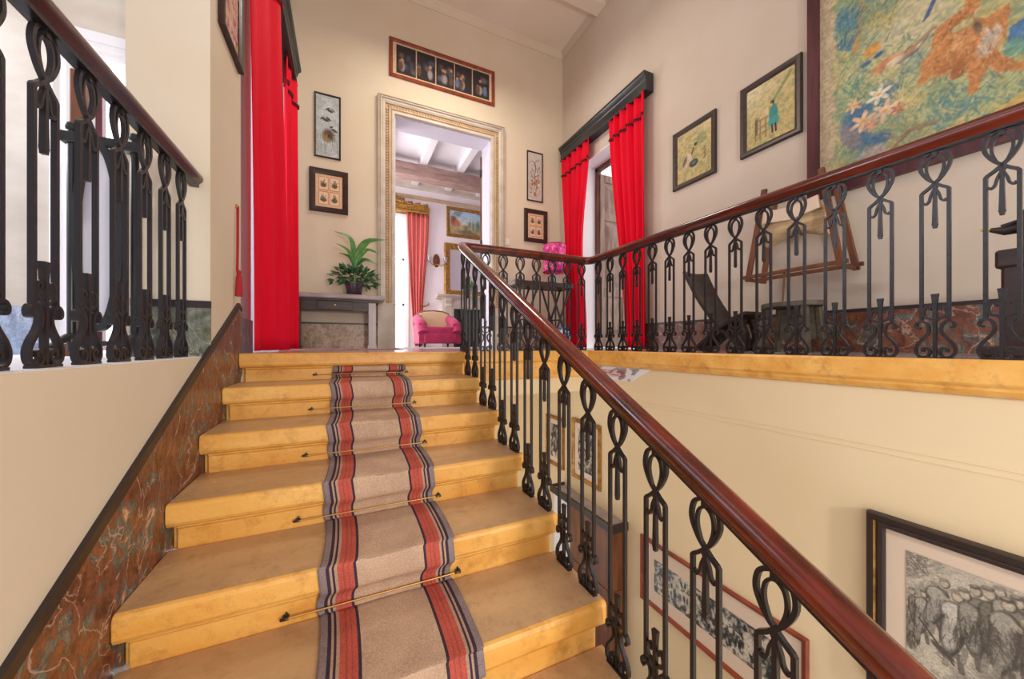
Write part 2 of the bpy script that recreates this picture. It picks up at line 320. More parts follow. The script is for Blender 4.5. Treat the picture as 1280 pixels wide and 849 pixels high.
def picture(wall, rect, fw, dep, fmat, paint, res, label, mt=None, mount=0, name='framed_picture', cat='picture', prof=None, inner=None, mount_mat=None, group=None):
    l, b, W, H = rect; t = thing(name, label, cat, wall.at(l+W/2, b, 0.0), group)
    obj('frame', frame_mb(wall, l, b, W, H, fw, dep, prof), fmat, t, smooth=30)
    e = fw*0.9
    bk = MB(); c = [wall.at(l+e, b+e, 0.004), wall.at(l+W-e, b+e, 0.004), wall.at(l+W-e, b+H-e, 0.004), wall.at(l+e, b+H-e, 0.004)]
    d = [wall.at(l+e, b+e, dep*0.3), wall.at(l+W-e, b+e, dep*0.3), wall.at(l+W-e, b+H-e, dep*0.3), wall.at(l+e, b+H-e, dep*0.3)]
    bk.add(c+d, [(0, 1, 2, 3), (4, 5, 6, 7), (0, 1, 5, 4), (1, 2, 6, 5), (2, 3, 7, 6), (3, 0, 4, 7)])
    obj('mount', bk, mount_mat or M['mat_card'], t)
    if inner: obj('inner_frame', frame_mb(wall, l+inner[0], b+inner[0], W-2*inner[0], H-2*inner[0], inner[1], dep*0.95), inner[2], t)
    g = fw+mount; cv = paint(W-2*g, H-2*g, res)
    canvas_obj('woven_cloth' if name == 'framed_tapestry' else 'print', cv, lambda x, y: wall.at(l+g+x, b+g+y, dep*0.3+0.002), mt or M['printed'], t)
    return t
# ================================================================== THE SETTING
def nl(y): return -RISE/TREAD*(Y0-y)                        # line through the step nosings
struct('wall_left', MB().prism([(-0.9, -3), (2.82, -3), (2.82, ZC), (2.25, ZC), (2.25, -0.004), (-0.9, -0.004)], -0.92, XL), M['plaster'])
mb = MB().box(-0.92, 2.82, -0.3, -0.66, 3.35, ZC).box(-0.92, 4.55, -0.3, -0.66, YB, ZC).box(-0.92, 3.35, 2.75, -0.66, 4.55, ZC)
struct('wall_left_landing', mb, M['lav'])
mb = MB().box(-0.92, YB, -0.3, 0.634, YB+0.35, ZC).box(2.113, YB, -0.3, XR+0.35, YB+0.35, ZC).box(0.634, YB, 3.35, 2.113, YB+0.35, ZC)
struct('wall_back', mb, M['plaster'])
mb = MB().box(XR, -1.2, -0.3, XR+0.35, 3.65, ZC).box(XR, 4.85, -0.3, XR+0.35, YB, ZC).box(XR, 3.65, 2.98, XR+0.35, 4.85, ZC)
struct('wall_right', mb, M['plaster_right'])
struct('ceiling', MB().box(-0.92, -1.2, ZC, XR+0.35, YB+0.35, ZC+0.1), M['ceiling'])
struct('wall_rear_light_block', MB().box(-3.3, -1.35, 1.9, XR+0.35, -1.2, ZC), M['plaster'])  # unseen, added to block world light from the upper walls
struct('ceiling_beam', MB().box(-0.66, 4.22, ZC-0.12, XR, 4.44, ZC).box(-0.66, 4.19, ZC-0.03, XR, 4.47, ZC), M['ceiling'], bevel=0.01)
prof = [(0, 0), (0, -0.10), (0.015, -0.10), (0.02, -0.075), (0.03, -0.06), (0.045, -0.035), (0.06, -0.02), (0.07, 0)]
mb = MB().prism([(YB-a, ZC+b) for a, b in prof], -0.66, XR, 'x')
struct('trim_1', mb, M['plaster'])
mb = MB().prism([(XR-a, ZC+b) for a, b in prof], 2.0, YB, 'y')
struct('trim_2', mb, M['plaster_right'])
# landing and gallery floor
mb = MB().box(-0.92, Y0+0.36, -0.05, XR, YB+0.35, 0).box(XB-0.03, -1.2, -0.05, XR, Y0+0.36, 0).box(0.842, 2.83, -0.05, XB-0.03, Y0+0.36, 0)
mb.box(-0.66, 2.83, -0.05, 0.842, Y0+0.36, 0)
struct('floor', mb, M['floor'])
# ochre stone edge of gallery (moulded) and of the landing over the void
pr = [(0.0, 0.0), (0.035, 0.0), (0.045, -0.012), (0.045, -0.088), (0.036, -0.098), (0.03, -0.1), (0.03, -0.112), (0.018, -0.128), (0.012, -0.135), (0, -0.135)]
struct('trim_3', MB().prism([(2.125-a, b+0.001) for a, b in pr], -1.2, 2.83, 'y'), M['stone'], bevel=0.003)
pr2 = [(0.0, 0.0), (0.035, 0.0), (0.045, -0.012), (0.045, -0.085), (0.036, -0.096), (0.026, -0.1), (0.026, -0.235), (0.02, -0.245), (0, -0.245)]
struct('trim_4', MB().prism([(2.83-a, b+0.001) for a, b in pr2], 0.872, 2.0795, 'x'), M['stone'], bevel=0.003)
struct('wall_lower_right', MB().box(2.127, -1.2, -3, 2.4, 4.0, -0.051), M['plaster_low'])
struct('wall_lower_back', MB().box(0.6, 4.0, -3, 2.4, 4.2, -0.38), M['plaster_low'])
struct('ceiling_lower', MB().box(0.842, 2.83, -0.385, 2.127, 4.0, -0.06), M['plaster_low'])
struct('floor_lower', MB().box(0.8, -1.2, -3.1, 2.4, 4.2, -3.0), M['floor'])
mb = MB()
for z in (-0.392, -0.418): mb.prism([(2.127, z-0.0025), (2.1245, z-0.0015), (2.1245, z+0.0015), (2.127, z+0.0025)], -1.2, 4.0, 'y')
struct('trim_5', mb, M['plaster_low'])
struct('wall_stringer', MB().prism([(-0.5, nl(-0.5)-0.225), (2.72, nl(2.72)-0.225), (2.83, -0.2), (2.83, -3), (-0.5, -3)], 0.76, 0.838), M['white'])
# painted marble dados with their dark line
H1 = 0.285
def band(o0, o1): return [(-0.5, nl(-0.5)+o0), (2.74, nl(2.74)+o0), (2.74, nl(2.74)+o1), (-0.5, nl(-0.5)+o1)]
struct('baseboard_left', MB().prism([(-0.5, nl(-0.5)-0.45), (2.6, nl(2.6)-0.45), (2.80, -0.12), (2.80, 0.25), (2.75, nl(2.75)+H1-0.02), (-0.5, nl(-0.5)+H1)], XL, XL+0.012), M['marble_red'])
struct('trim_6', MB().prism([(-0.5, nl(-0.5)+H1), (2.745, nl(2.745)+H1-0.016), (2.79, 0.265), (2.79, 0.285), (2.73, nl(2.73)+H1+0.02), (-0.5, nl(-0.5)+H1+0.034)], XL, XL+0.015), M['blackline'])
struct('baseboard_jamb', MB().box(-0.90, 2.238, 0, XL+0.004, 2.25, 0.235), M['marble_green'])
struct('trim_7', MB().box(-0.90, 2.236, 0.235, XL+0.005, 2.25, 0.27), M['blackline'])
struct('baseboard_landing', MB().box(-0.66, 2.822, 0, -0.648, 3.35, 0.24).box(-0.66, 4.55, 0, -0.648, YB, 0.24), M['marble_blue'])
struct('baseboard_back', MB().box(-0.648, YB-0.012, 0, 0.41, YB, 0.33).box(2.345, YB-0.012, 0, XR, YB, 0.33), M['marble_tan'])
struct('trim_8', MB().box(-0.648, YB-0.014, 0.33, 0.41, YB, 0.352).box(2.345, YB-0.014, 0.33, XR, YB, 0.352), M['blackline'])
struct('baseboard_right', MB().box(XR-0.012, -1.2, 0, XR, 3.5, 0.30), M['marble_red'])
struct('trim_9', MB().box(XR-0.015, -1.2, 0.30, XR, 3.5, 0.325), M['blackline'])
# back doorway: carved stone surround, sweep of a profile round the opening
def surround(w, l, r, top, prof):
    mb = MB(); m = len(prof); vs = []; fs = []
    for (a, z, sa, sz) in ((l, 0.0, -1, 0), (l, top, -1, 1), (r, top, 1, 1), (r, 0.0, 1, 0)):
        for (o, d) in prof: vs.append(w.at(a+sa*o, z+sz*o, d))
    for k in range(3):
        for j in range(m-1): fs.append((k*m+j, k*m+j+1, (k+1)*m+j+1, (k+1)*m+j))
    return mb.add(vs, fs)
WB = Wall('back', YB)
d1 = struct('door_1', surround(WB, 0.634, 2.113, 3.35, [(0, 0), (0, 0.05), (0.035, 0.05), (0.04, 0.035), (0.05, 0.03)]), M['frame_stone'])
tag(obj('tan_moulding', surround(WB, 0.634, 2.113, 3.35, [(0.048, 0), (0.048, 0.034), (0.058, 0.05), (0.075, 0.052), (0.085, 0.03), (0.118, 0.03), (0.122, 0.045), (0.128, 0.02)]), M['frame_tan'], d1))
tag(obj('outer_moulding', surround(WB, 0.634, 2.113, 3.35, [(0.126, 0), (0.126, 0.045), (0.15, 0.06), (0.175, 0.055), (0.18, 0.075), (0.19, 0.075), (0.195, 0.06), (0.212, 0.05), (0.216, 0.068), (0.226, 0.062), (0.228, 0)]), M['frame_stone'], d1))
mb = MB(); o = 0.634-0.10
for i in range(70): mb.ball(WB.at(o, 0.63+i*0.04, 0.034), 0.014, 6)
for i in range(42): mb.ball(WB.at(o+0.02+i*0.0402, 3.45, 0.034), 0.014, 6)
for i in range(70): mb.ball(WB.at(2.213, 0.63+i*0.04, 0.034), 0.014, 6)
obj('bead_row', mb, M['frame_tan'], d1, smooth=60)
obj('plinth_block', MB().box(0.40, YB-0.09, 0, 0.64, YB, 0.62).box(0.41, YB-0.08, 0.62, 0.636, YB, 0.64), M['frame_stone'], d1, bevel=0.006)
obj('plinth_block', MB().box(2.105, YB-0.09, 0, 2.35, YB, 0.62).box(2.109, YB-0.08, 0.62, 2.34, YB, 0.64), M['frame_stone'], d1, bevel=0.006)
obj('reveal', MB().box(0.634, YB+0.001, 0.004, 0.65, YB+0.35, 3.335).box(2.097, YB+0.001, 0.004, 2.113, YB+0.35, 3.335).box(0.634, YB+0.001, 3.335, 2.113, YB+0.35, 3.35), M['lav'], d1)
lf = obj('door_leaf', MB().beam((2.098, YB+0.37, 1.63), (2.098+0.72*math.sin(R(22.5)), YB+0.37+0.72*math.cos(R(22.5)), 1.63), 0.05, 3.24), M['doorbrown'], d1, bevel=0.004)
for z in (0.5, 1.7, 2.9): obj('hinge', MB().box(2.065, YB+0.345, z, 2.09, YB+0.375, z+0.12), M['iron'], lf)
struct('trim_10', MB().box(0.65, YB-0.02, 0.0, 2.097, YB+0.35, 0.012), M['white'])
# right doorway between the curtains
WR = Wall('right', XR)
d2 = struct('door_2', MB().box(XR+0.001, 4.834, 0.004, XR+0.35, 4.85, 2.98).box(XR+0.001, 3.65, 0.004, XR+0.35, 3.666, 2.98).box(XR+0.001, 3.65, 2.964, XR+0.35, 4.85, 2.98), M['white'])
obj('door_post', MB().box(XR+0.27, 4.77, 0.0, XR+0.34, 4.834, 2.964).box(XR+0.27, 3.666, 2.90, XR+0.34, 4.834, 2.964), M['doorbrown'], d2, bevel=0.004)
X0, Xe, Yd = XR+0.30, XR+0.86, 4.74
mb = MB().box(X0, Yd, 0.02, X0+0.09, Yd+0.05, 2.85).box(Xe-0.09, Yd, 0.02, Xe, Yd+0.05, 2.85)
for z0, z1 in ((0.02, 0.2), (0.85, 1.0), (2.1, 2.22), (2.73, 2.85)): mb.box(X0+0.09, Yd, z0, Xe-0.09, Yd+0.05, z1)
lf = obj('door_leaf', mb, M['doorgrey'], d2, bevel=0.008)
for z0, z1, g in ((0.2, 0.85, 0), (1.0, 2.1, 1), (2.22, 2.73, 0)):
    p = MB().box(X0+0.085, Yd+0.018, z0-0.005, Xe-0.085, Yd+0.032, z1+0.005)
    p.add([(X0+0.11, Yd+0.018, z0+0.03), (Xe-0.11, Yd+0.018, z0+0.03), (Xe-0.11, Yd+0.018, z1-0.03), (X0+0.11, Yd+0.018, z1-0.03), (X0+0.17, Yd-0.004, z0+0.1), (Xe-0.17, Yd-0.004, z0+0.1), (Xe-0.17, Yd-0.004, z1-0.1), (X0+0.17, Yd-0.004, z1-0.1)], [(4, 5, 6, 7), (0, 1, 5, 4), (1, 2, 6, 5), (2, 3, 7, 6), (3, 0, 4, 7)])
    obj('panel', p, M['doorgrey'], lf)
struct('floor_balcony', MB().box(XR+0.35, 3.0, -0.06, 6.0, 7.5, -0.01), M['floor'])
# ------------------------------------------------------------------ staircase
st = thing('stone_staircase', 'worn ochre stone staircase with moulded nosings climbing to the landing', 'staircase', (0.12, 1.0, -2.0))
for k in range(0, 9):
    yn, zt = Y0-TREAD*k, -RISE*k; bk = yn+TREAD+0.0295 if k else 2.8295
    mb = MB()
    mb.prism([(yn+0.016, zt), (yn+0.005, zt-0.004), (yn, zt-0.016), (yn, zt-0.07), (yn+0.006, zt-0.082), (yn+0.018, zt-0.09), (bk, zt-0.09), (bk, zt)], -0.597, 0.868, mi=0)
    mb.prism([(yn+0.022, zt-0.09), (yn+0.022, zt-0.098), (yn+0.032, zt-0.104), (yn+0.032, zt-RISE-0.02), (bk, zt-RISE-0.02), (bk, zt-0.09)], -0.572, 0.842, mi=0)
    # top face greyer: wear, plus the weaker light on it put into the colour
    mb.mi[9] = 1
    mb.prism([(yn+0.075, zt-0.09), (yn+0.075, zt-RISE-0.02), (bk, zt-RISE-0.02), (bk, zt-0.09)], -0.597, 0.866, mi=0)
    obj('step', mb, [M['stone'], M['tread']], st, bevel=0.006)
# ------------------------------------------------------------------ stair runner
XA, XZ = -0.082, 0.386
path = [(Y0+0.02, -0.092), (Y0-0.012, -0.10), (Y0-0.016, -0.125), (Y0+0.01, -0.135), (Y0+0.024, -0.15)]
for k in range(1, 9):
    yn, zt = Y0-TREAD*k, -RISE*k
    path += [(yn+TREAD+0.022, zt+0.012), (yn+TREAD+0.005, zt+0.006), (yn+0.17, zt+0.005), (yn+0.015, zt+0.0055), (yn-0.004, zt+0.002), (yn-0.007, zt-0.014), (yn-0.007, zt-0.065), (yn-0.002, zt-0.086), (yn+0.014, zt-0.105), (yn+0.023, zt-0.13)]
pp = crom(path, 4); ncol = 56
def runner_mat():
    m = bpy.data.materials.new('striped runner wool'); m.use_nodes = True; nt = m.node_tree; b = nt.nodes['Principled BSDF']; N = nt.nodes.new; L = nt.links.new
    a = N('ShaderNodeAttribute'); a.attribute_name = 'across'
    r = N('ShaderNodeValToRGB'); r.color_ramp.interpolation = 'CONSTANT'
    GR, DK, TN, RD, DR, CE = S(138, 122, 122), S(66, 52, 64), S(178, 146, 126), S(186, 90, 76), S(168, 78, 68), S(192, 161, 136)
    half = [(0.0, GR), (0.05, DK), (0.072, TN), (0.088, DK), (0.102, TN), (0.122, RD), (0.160, DR), (0.168, RD), (0.195, DR), (0.203, RD), (0.232, DK), (0.252, CE)]
    st_ = list(half)
    for i in range(len(half)-2, -1, -1): st_.append((1-half[i+1][0], half[i][1]))
    e = r.color_ramp.elements
    while len(e) < len(st_): e.new(0.99)
    for i, (p, c) in enumerate(st_): e[i].position = p; e[i].color = c
    tc = N('ShaderNodeTexCoord'); n = N('ShaderNodeTexNoise'); n.inputs['Scale'].default_value = 220; n.inputs['Detail'].default_value = 3
    mx = N('ShaderNodeMixRGB'); mx.blend_type = 'OVERLAY'; mx.inputs['Fac'].default_value = 0.55
    n2 = N('ShaderNodeTexNoise'); n2.inputs['Scale'].default_value = 7; n2.inputs['Detail'].default_value = 4
    mx2 = N('ShaderNodeMixRGB'); mx2.blend_type = 'OVERLAY'; mx2.inputs['Fac'].default_value = 0.35
    bp = N('ShaderNodeBump'); bp.inputs['Strength'].default_value = 0.5; bp.inputs['Distance'].default_value = 0.004
    L(a.outputs['Fac'], r.inputs['Fac']); L(tc.outputs['Object'], n.inputs['Vector']); L(tc.outputs['Object'], n2.inputs['Vector'])
    L(r.outputs['Color'], mx.inputs['Color1']); L(n.outputs['Fac'], mx.inputs['Color2']); L(mx.outputs['Color'], mx2.inputs['Color1']); L(n2.outputs['Fac'], mx2.inputs['Color2'])
    L(mx2.outputs['Color'], b.inputs['Base Color']); L(n.outputs['Fac'], bp.inputs['Height']); L(bp.outputs['Normal'], b.inputs['Normal'])
    b.inputs['Roughness'].default_value = 0.95; b.inputs['Specular IOR Level'].default_value = 0.1
    return m
mb = MB(); n = len(pp); vs = []; ac = []
for i, (y, z) in enumerate(pp):
    wob = 0.006*math.sin(i*0.31)+0.004*math.sin(i*0.13+1)
    for j in range(ncol+1):
        t = j/ncol; vs.append((XA+(XZ-XA)*t+wob, y, z+0.0015*math.sin(i*0.5+t*9))); ac.append(t)
mb.add(vs, [(i*(ncol+1)+j, i*(ncol+1)+j+1, (i+1)*(ncol+1)+j+1, (i+1)*(ncol+1)+j) for i in range(n-1) for j in range(ncol)])
run = obj('stair_runner', mb, runner_mat(), smooth=80)
at = run.data.attributes.new('across', 'FLOAT', 'POINT'); at.data.foreach_set('value', ac)
md = run.modifiers.new('thickness', 'SOLIDIFY'); md.thickness = 0.005; md.offset = 0
tag(run, 'grey brown stair runner with red and dark stripes down the middle of the steps', 'carpet')
# rods at the foot of every riser
proto = None; ORD = ['topmost stair rod just under the landing edge', 'stair rod on the second riser below the landing', 'stair rod on the third riser below the landing', 'stair rod on the fourth riser below the landing', 'stair rod on the fifth riser below the landing', 'lowest stair rod at the bottom of the view']
for k in range(0, 6):
    yn, zt = Y0-TREAD*k, -RISE*k; loc = Vector((0.11, yn+0.012, zt-RISE+0.032))
    lab = ('thin brass '+ORD[k]) if k < 5 else 'lowest thin brass stair rod, across the runner at the bottom of the view'
    if proto is None:
        proto = thing('stair_rod', lab, 'stair rod', loc, 'brass stair rods across the runner')
        obj('rod', MB().tube([(-0.29, 0, 0), (0.30, 0, 0)], 0.0034, 8), M['brass'], proto, local=True, smooth=60)
        for x in (-0.29, 0.30):
            e = MB().box(x-0.011, -0.003, -0.005, x+0.009, 0.018, 0.005).ball((x-0.013, 0, 0), 0.0055, 8).box(x-0.003, 0.004, 0.004, x+0.003, 0.02, 0.012)
            obj('bracket', e, M['iron'], proto, local=True, bevel=0.002)
    else:
        c = proto.copy(); C.objects.link(c); c.location = loc; c['label'] = lab
        for ch in list(proto.children): d = ch.copy(); C.objects.link(d); d.parent = c
# ------------------------------------------------------------------ balustrades
def baluster_meshes(H):
    T = H; w, t = 0.0105, 0.0115
    loop = [(-0.002, T-0.128), (0.022, T-0.100), (0.040, T-0.058), (0.034, T-0.018), (0.014, T-0.001), (0, T), (-0.014, T-0.001), (-0.034, T-0.018), (-0.040, T-0.058), (-0.022, T-0.100), (0.002, T-0.128)]
    out = [(-0.037, 0.144), (-0.037, T-0.160), (-0.033, T-0.154), (-0.018, T-0.143)]+crom(loop, 5)+[(0.018, T-0.143), (0.033, T-0.154), (0.037, T-0.160), (0.037, 0.144)]
    bars = MB().ribbon(out, w, t)
    inn = [(0.0, T-0.148), (-0.004, T-0.138), (0.012, T-0.110), (0.0235, T-0.070), (0.019, T-0.034), (0, T-0.018), (-0.019, T-0.034), (-0.0235, T-0.070), (-0.012, T-0.110), (0.004, T-0.138), (0, T-0.148)]
    lp = MB().ribbon(crom(inn, 5), 0.0075, 0.011).box(-0.007, -0.009, T-0.02, 0.007, 0.009, T+0.006)
    pend = MB()
    for s in (-1, 1): pend.ribbon(crom([(s*0.032, T-0.196), (s*0.025, T-0.203), (s*0.016, T-0.194), (s*0.011, T-0.172), (s*0.004, T-0.154), (0, T-0.146)], 4), 0.0075, 0.011)
    pend.ribbon([(0, T-0.145), (0, T-0.16), (0, T-0.285), (0, T-0.292), (0, T-0.298), (0, T-0.306)], 0.01, 0.012, [0.007, 0.009, 0.0145, 0.0165, 0.012, 0.010])
    fin = MB().ribbon([(0, 0.0), (0, 0.10), (0, 0.205), (0, 0.235), (0, 0.258)], 0.01, 0.013, [0.010, 0.010, 0.012, 0.016, 0.021])
    for s in (-1, 1): fin.ribbon(crom([(s*0.004, 0.152), (s*0.014, 0.160), (s*0.026, 0.166), (s*0.0315, 0.185), (s*0.025, 0.205), (s*0.014, 0.203), (s*0.014, 0.192)], 4), 0.008, 0.012)
    def scroll(s): return MB().ribbon(crom([(s*x, z) for x, z in ((0.040, 0.122), (0.049, 0.126), (0.0505, 0.138), (0.042, 0.148), (0.028, 0.146), (0.018, 0.130), (0.017, 0.108), (0.027, 0.086), (0.043, 0.064), (0.053, 0.040), (0.050, 0.017), (0.034, 0.005), (0.019, 0.010), (0.013, 0.027), (0.021, 0.041), (0.032, 0.037), (0.032, 0.026))], 4), 0.0085, 0.015)
    base = MB().box(-0.046, -0.010, -0.001, 0.046, 0.010, 0.0065)
    return [('baluster', bars), ('loop', lp), ('pendant', pend), ('finial', fin), ('foot_scroll', scroll(-1)), ('foot_scroll', scroll(1)), ('foot_plate', base)]
protos = {}
def baluster(root, x, y, z, rz, H):
    key = round(H, 3)
    if key not in protos:
        ms = baluster_meshes(H); p = obj(ms[0][0], ms[0][1], M['iron'], root, local=True); kids = [obj(n_, m_, M['iron'], p, local=True) for n_, m_ in ms[1:]]
        protos[key] = (p, kids); o = p
    else:
        p, kids = protos[key]; o = p.copy(); C.objects.link(o); o.parent = root
        for k in kids: d = k.copy(); C.objects.link(d); d.parent = o
    o.location = Vector((x, y, z))-root.location; o.rotation_euler = (0, 0, rz)
def rail_prof(s=1.0):
    q = [(-0.016, -0.030), (-0.019, -0.022), (-0.030, -0.012), (-0.034, 0.002), (-0.031, 0.016), (-0.022, 0.027), (-0.009, 0.032)]
    return [(a*s, b*s) for a, b in q]+[(-a*s, b*s) for a, b in q[::-1]]
RZ = 0.865
bal = thing('balustrade', 'black wrought iron balustrade with red brown handrail, from the stair round to the right gallery', 'balustrade', (1.5, 1.5, 0.0))
XS = 0.846
def rz_(y): return nl(y)+0.80
path = [(XS, y, rz_(y)) for y in np.linspace(-0.45, 2.70, 12)]
path += [(XS, 2.745, rz_(2.745)-0.002), (XS+0.003, 2.785, RZ-0.028), (XS+0.014, 2.818, RZ-0.010), (XS+0.034, 2.842, RZ-0.002), (XS+0.062, YL+0.003, RZ), (XS+0.10, YL+0.004, RZ)]
path += [(x, YL, RZ) for x in np.linspace(1.05, XB-0.10, 6)]
path += [(XB-0.07+0.07*math.sin(a), YL-0.07+0.07*math.cos(a), RZ) for a in np.linspace(0.15, math.pi/2-0.15, 6)]
path += [(XB, y, RZ) for y in np.linspace(YL-0.10, -1.0, 14)]
hr = obj('handrail', MB().sweep(path, rail_prof()), M['rail'], bal, smooth=50, label='glossy red brown wooden handrail')
obj('rail_strip', MB().sweep([(p[0], p[1], p[2]) for p in path], [(-0.015, -0.038), (0.015, -0.038), (0.015, -0.028), (-0.015, -0.028)]), M['iron'], hr)
for k in range(1, 8):
    for dy in (0.085, 0.252):
        y = Y0-TREAD*k+dy; H = round(rz_(y)+RISE*k-0.042, 3)
        if y > -0.35: baluster(bal, XS, y, -RISE*k, math.pi/2, H)
baluster(bal, XS, 2.76, 0, math.pi/2, 0.805)
for i in range(7): baluster(bal, 1.07+0.163*i, YL, 0, 0, RZ-0.038)
for j in range(20): baluster(bal, XB, 2.71-0.1625*j, 0, math.pi/2, RZ-0.038)
protos.clear()
bl = thing('balustrade', 'black wrought iron balustrade with dark handrail on the low wall at left', 'balustrade', (-0.67, 1.2, 0.0))
pl = [(-0.67, y, RZ) for y in np.linspace(-0.6, 2.248, 8)]
hr = obj('handrail', MB().sweep(pl, rail_prof()), M['rail_dark'], bl, smooth=50, label='dark plum brown wooden handrail')
obj('rail_strip', MB().sweep(pl, [(-0.017, -0.040), (0.017, -0.040), (0.017, -0.028), (-0.017, -0.028)]), M['iron'], hr)
for k in range(15): baluster(bl, -0.67, 2.09-0.162*k, 0.0, math.pi/2, RZ-0.038)
# ================================================================== CURTAINS AND PELMETS
def curtain(name, label, xw, sgn, ya0, yb0, ya1, yb1, zt, zb, nf, amp0, amp1, off0=0.05, off1=0.05, group=None, ph=0.0, zbr=0.27, mid=None, xskew=0.0, skirt=0.0):
    """folded cloth hung along a side wall: edges run from (ya0,yb0) at the top to (ya1,yb1) at the hem"""
    nx, nz = 110, 30; mb = MB(); vs = []
    def pos(s, v, extra=0.0):
        e = v*v*(3-2*v)
        a, b = ya0+(ya1-ya0)*e, yb0+(yb1-yb0)*e
        if mid:
            k = math.sin(math.pi*min(1, v/0.95))**2; a += mid[0]*k; b += mid[1]*k
        amp = amp0+(amp1-amp0)*v; s2 = s+0.018*math.sin(5.3*s*nf*0.6+2*v)
        x = off0+(off1-off0)*v+amp*math.sin(2*math.pi*nf*s2+ph)+0.35*amp*math.sin(2*math.pi*nf*0.43*s+1.3+1.5*v)+xskew*s*(1+.35*v)+skirt*v**4
        return Vector((xw+sgn*(x+extra), a+(b-a)*s, zt+(zb-zt)*v))
    for i in range(nz+1):
        for j in range(nx+1): vs.append(pos(j/nx, i/nz))
    mb.add(vs, [(i*(nx+1)+j, i*(nx+1)+j+1, (i+1)*(nx+1)+j+1, (i+1)*(nx+1)+j) for i in range(nz) for j in range(nx)])
    y0 = (ya1+yb1)/2; t = thing(name, label, 'curtain', (xw+sgn*0.06, y0, zb), group)
    obj('cloth', mb, M['red'], t, smooth=80, solid=0.004)
    vb = zbr/(zt-zb); p = [pos(j/60, vb, 0.006) for j in range(61)]
    b = MB().tube([q+Vector((0, 0, 0.006*(j % 2))) for j, q in enumerate(p)], 0.013, 6)
    for j in range(0, 61, 2): b.ball(p[j]+Vector((sgn*0.004, 0, -0.016)), 0.011, 6)
    obj('braid_trim', b, M['braid'], t, smooth=60)
    return t
def pelmet(label, xw, sgn, y0, y1, zb, h, dep):
    t = thing('pelmet', label, 'pelmet', (xw, (y0+y1)/2, zb))
    pr = [(0, 0), (dep*0.72, 0), (dep*0.76, 0.02), (dep*0.76, h*0.52), (dep*0.82, h*0.58), (dep*0.84, h*0.7), (dep*0.94, h*0.78), (dep, h*0.84), (dep, h*0.97), (dep*0.97, h), (0, h)]
    obj('board', MB().prism([(xw+sgn*a, zb+b) for a, b in pr], y0, y1, 'y'), M['black'], t, bevel=0.004)
    obj('lower_bead', MB().tube([(xw+sgn*dep*0.77, y0, zb+0.012), (xw+sgn*dep*0.77, y1, zb+0.012)], 0.009, 8), M['blackwood'], t)
    return t
G = 'red curtains of the landing'
pelmet('black moulded wooden pelmet above the red curtains on the right wall', XR, -1, 3.33, 5.28, 3.20, 0.235, 0.16)
curtain('curtain', 'red curtain under the right pelmet, nearer the gallery pictures', XR-0.03, -1, 3.36, 4.02, 3.36, 3.74, 3.198, 0.015, 5, 0.032, 0.03, 0.075, 0.06, G, 0.4)
curtain('curtain', 'red curtain under the right pelmet, next to the back corner', XR-0.03, -1, 4.46, 5.22, 4.56, 5.14, 3.198, 0.015, 5, 0.03, 0.03, 0.075, 0.06, G, 1.1, mid=(0.16, -0.04))
pelmet('black moulded wooden pelmet high on the left landing wall', -0.66, 1, 2.88, 4.86, 3.06, 0.22, 0.19)
curtain('curtain', 'nearest wide red curtain hanging beside the stair top at left', -0.64, 1, 2.90, 3.42, 2.985, 3.60, 3.057, 0.012, 2.4, 0.022, 0.030, 0.045, 0.055, G, 0.2, xskew=0.095)
curtain('curtain', 'far red curtain at left, mostly hidden behind the nearest one', -0.64, 1, 4.35, 4.80, 4.40, 4.78, 3.057, 0.012, 2.2, 0.022, 0.025, 0.06, 0.06, G, 0.9, xskew=0.05)
# ================================================================== PICTURES
def p_birds(W, H, res):
    c = Cv(W, H, res, (186, 194, 196)); c.a *= (0.86+0.28*fbm(c.h, c.w, 14, 4, 3))[..., None]
    for k in range(26):
        x = rng.uniform(0.05, 0.95)*W; y = rng.uniform(0, 0.22)*H; c.line([(x, y), (x+rng.uniform(-.12, .12)*W, y+rng.uniform(.1, .3)*H)], .004, (120, 132, 120), .6)
    c.ell(.52*W, .36*H, .30*W, .13*H, (104, 88, 74), .1, .5); c.ell(.45*W, .30*H, .24*W, .08*H, (150, 120, 84), -.2, .6)
    for k in range(9): a = -0.5+k*0.22; c.line([(.5*W, .33*H), (.5*W+.38*W*math.cos(a), .33*H+.14*H*math.sin(a))], .008, (70, 58, 52), .8, .002)
    c.ell(.80*W, .45*H, .17*W, .022*H, (84, 78, 76), -.5, .3); c.ell(.66*W, .50*H, .10*W, .018*H, (96, 84, 78), .5, .3)
    for (x, y, r) in ((.42, .60, 1.0), (.60, .76, .9)):
        c.ell(x*W, y*H, .17*W*r, .026*H, (78, 76, 80), -.25, .3); c.ell((x-.16)*W, (y+.02)*H, .14*W*r, .018*H, (92, 90, 92), .7, .4); c.ell((x+.12)*W, (y+.025)*H, .16*W*r, .018*H, (66, 66, 72), -.6, .4)
    c.ell(.5*W, .78*H, .34*W, .09*H, (214, 214, 210), 0, .5, .5)
    c.ell(.6*W, .765*H, .17*W, .02*H, (70, 70, 74), -.4, .3); c.ell(.52*W, .79*H, .10*W, .02*H, (84, 84, 88), .8, .3)
    return c.grain(.12, 3, 5)
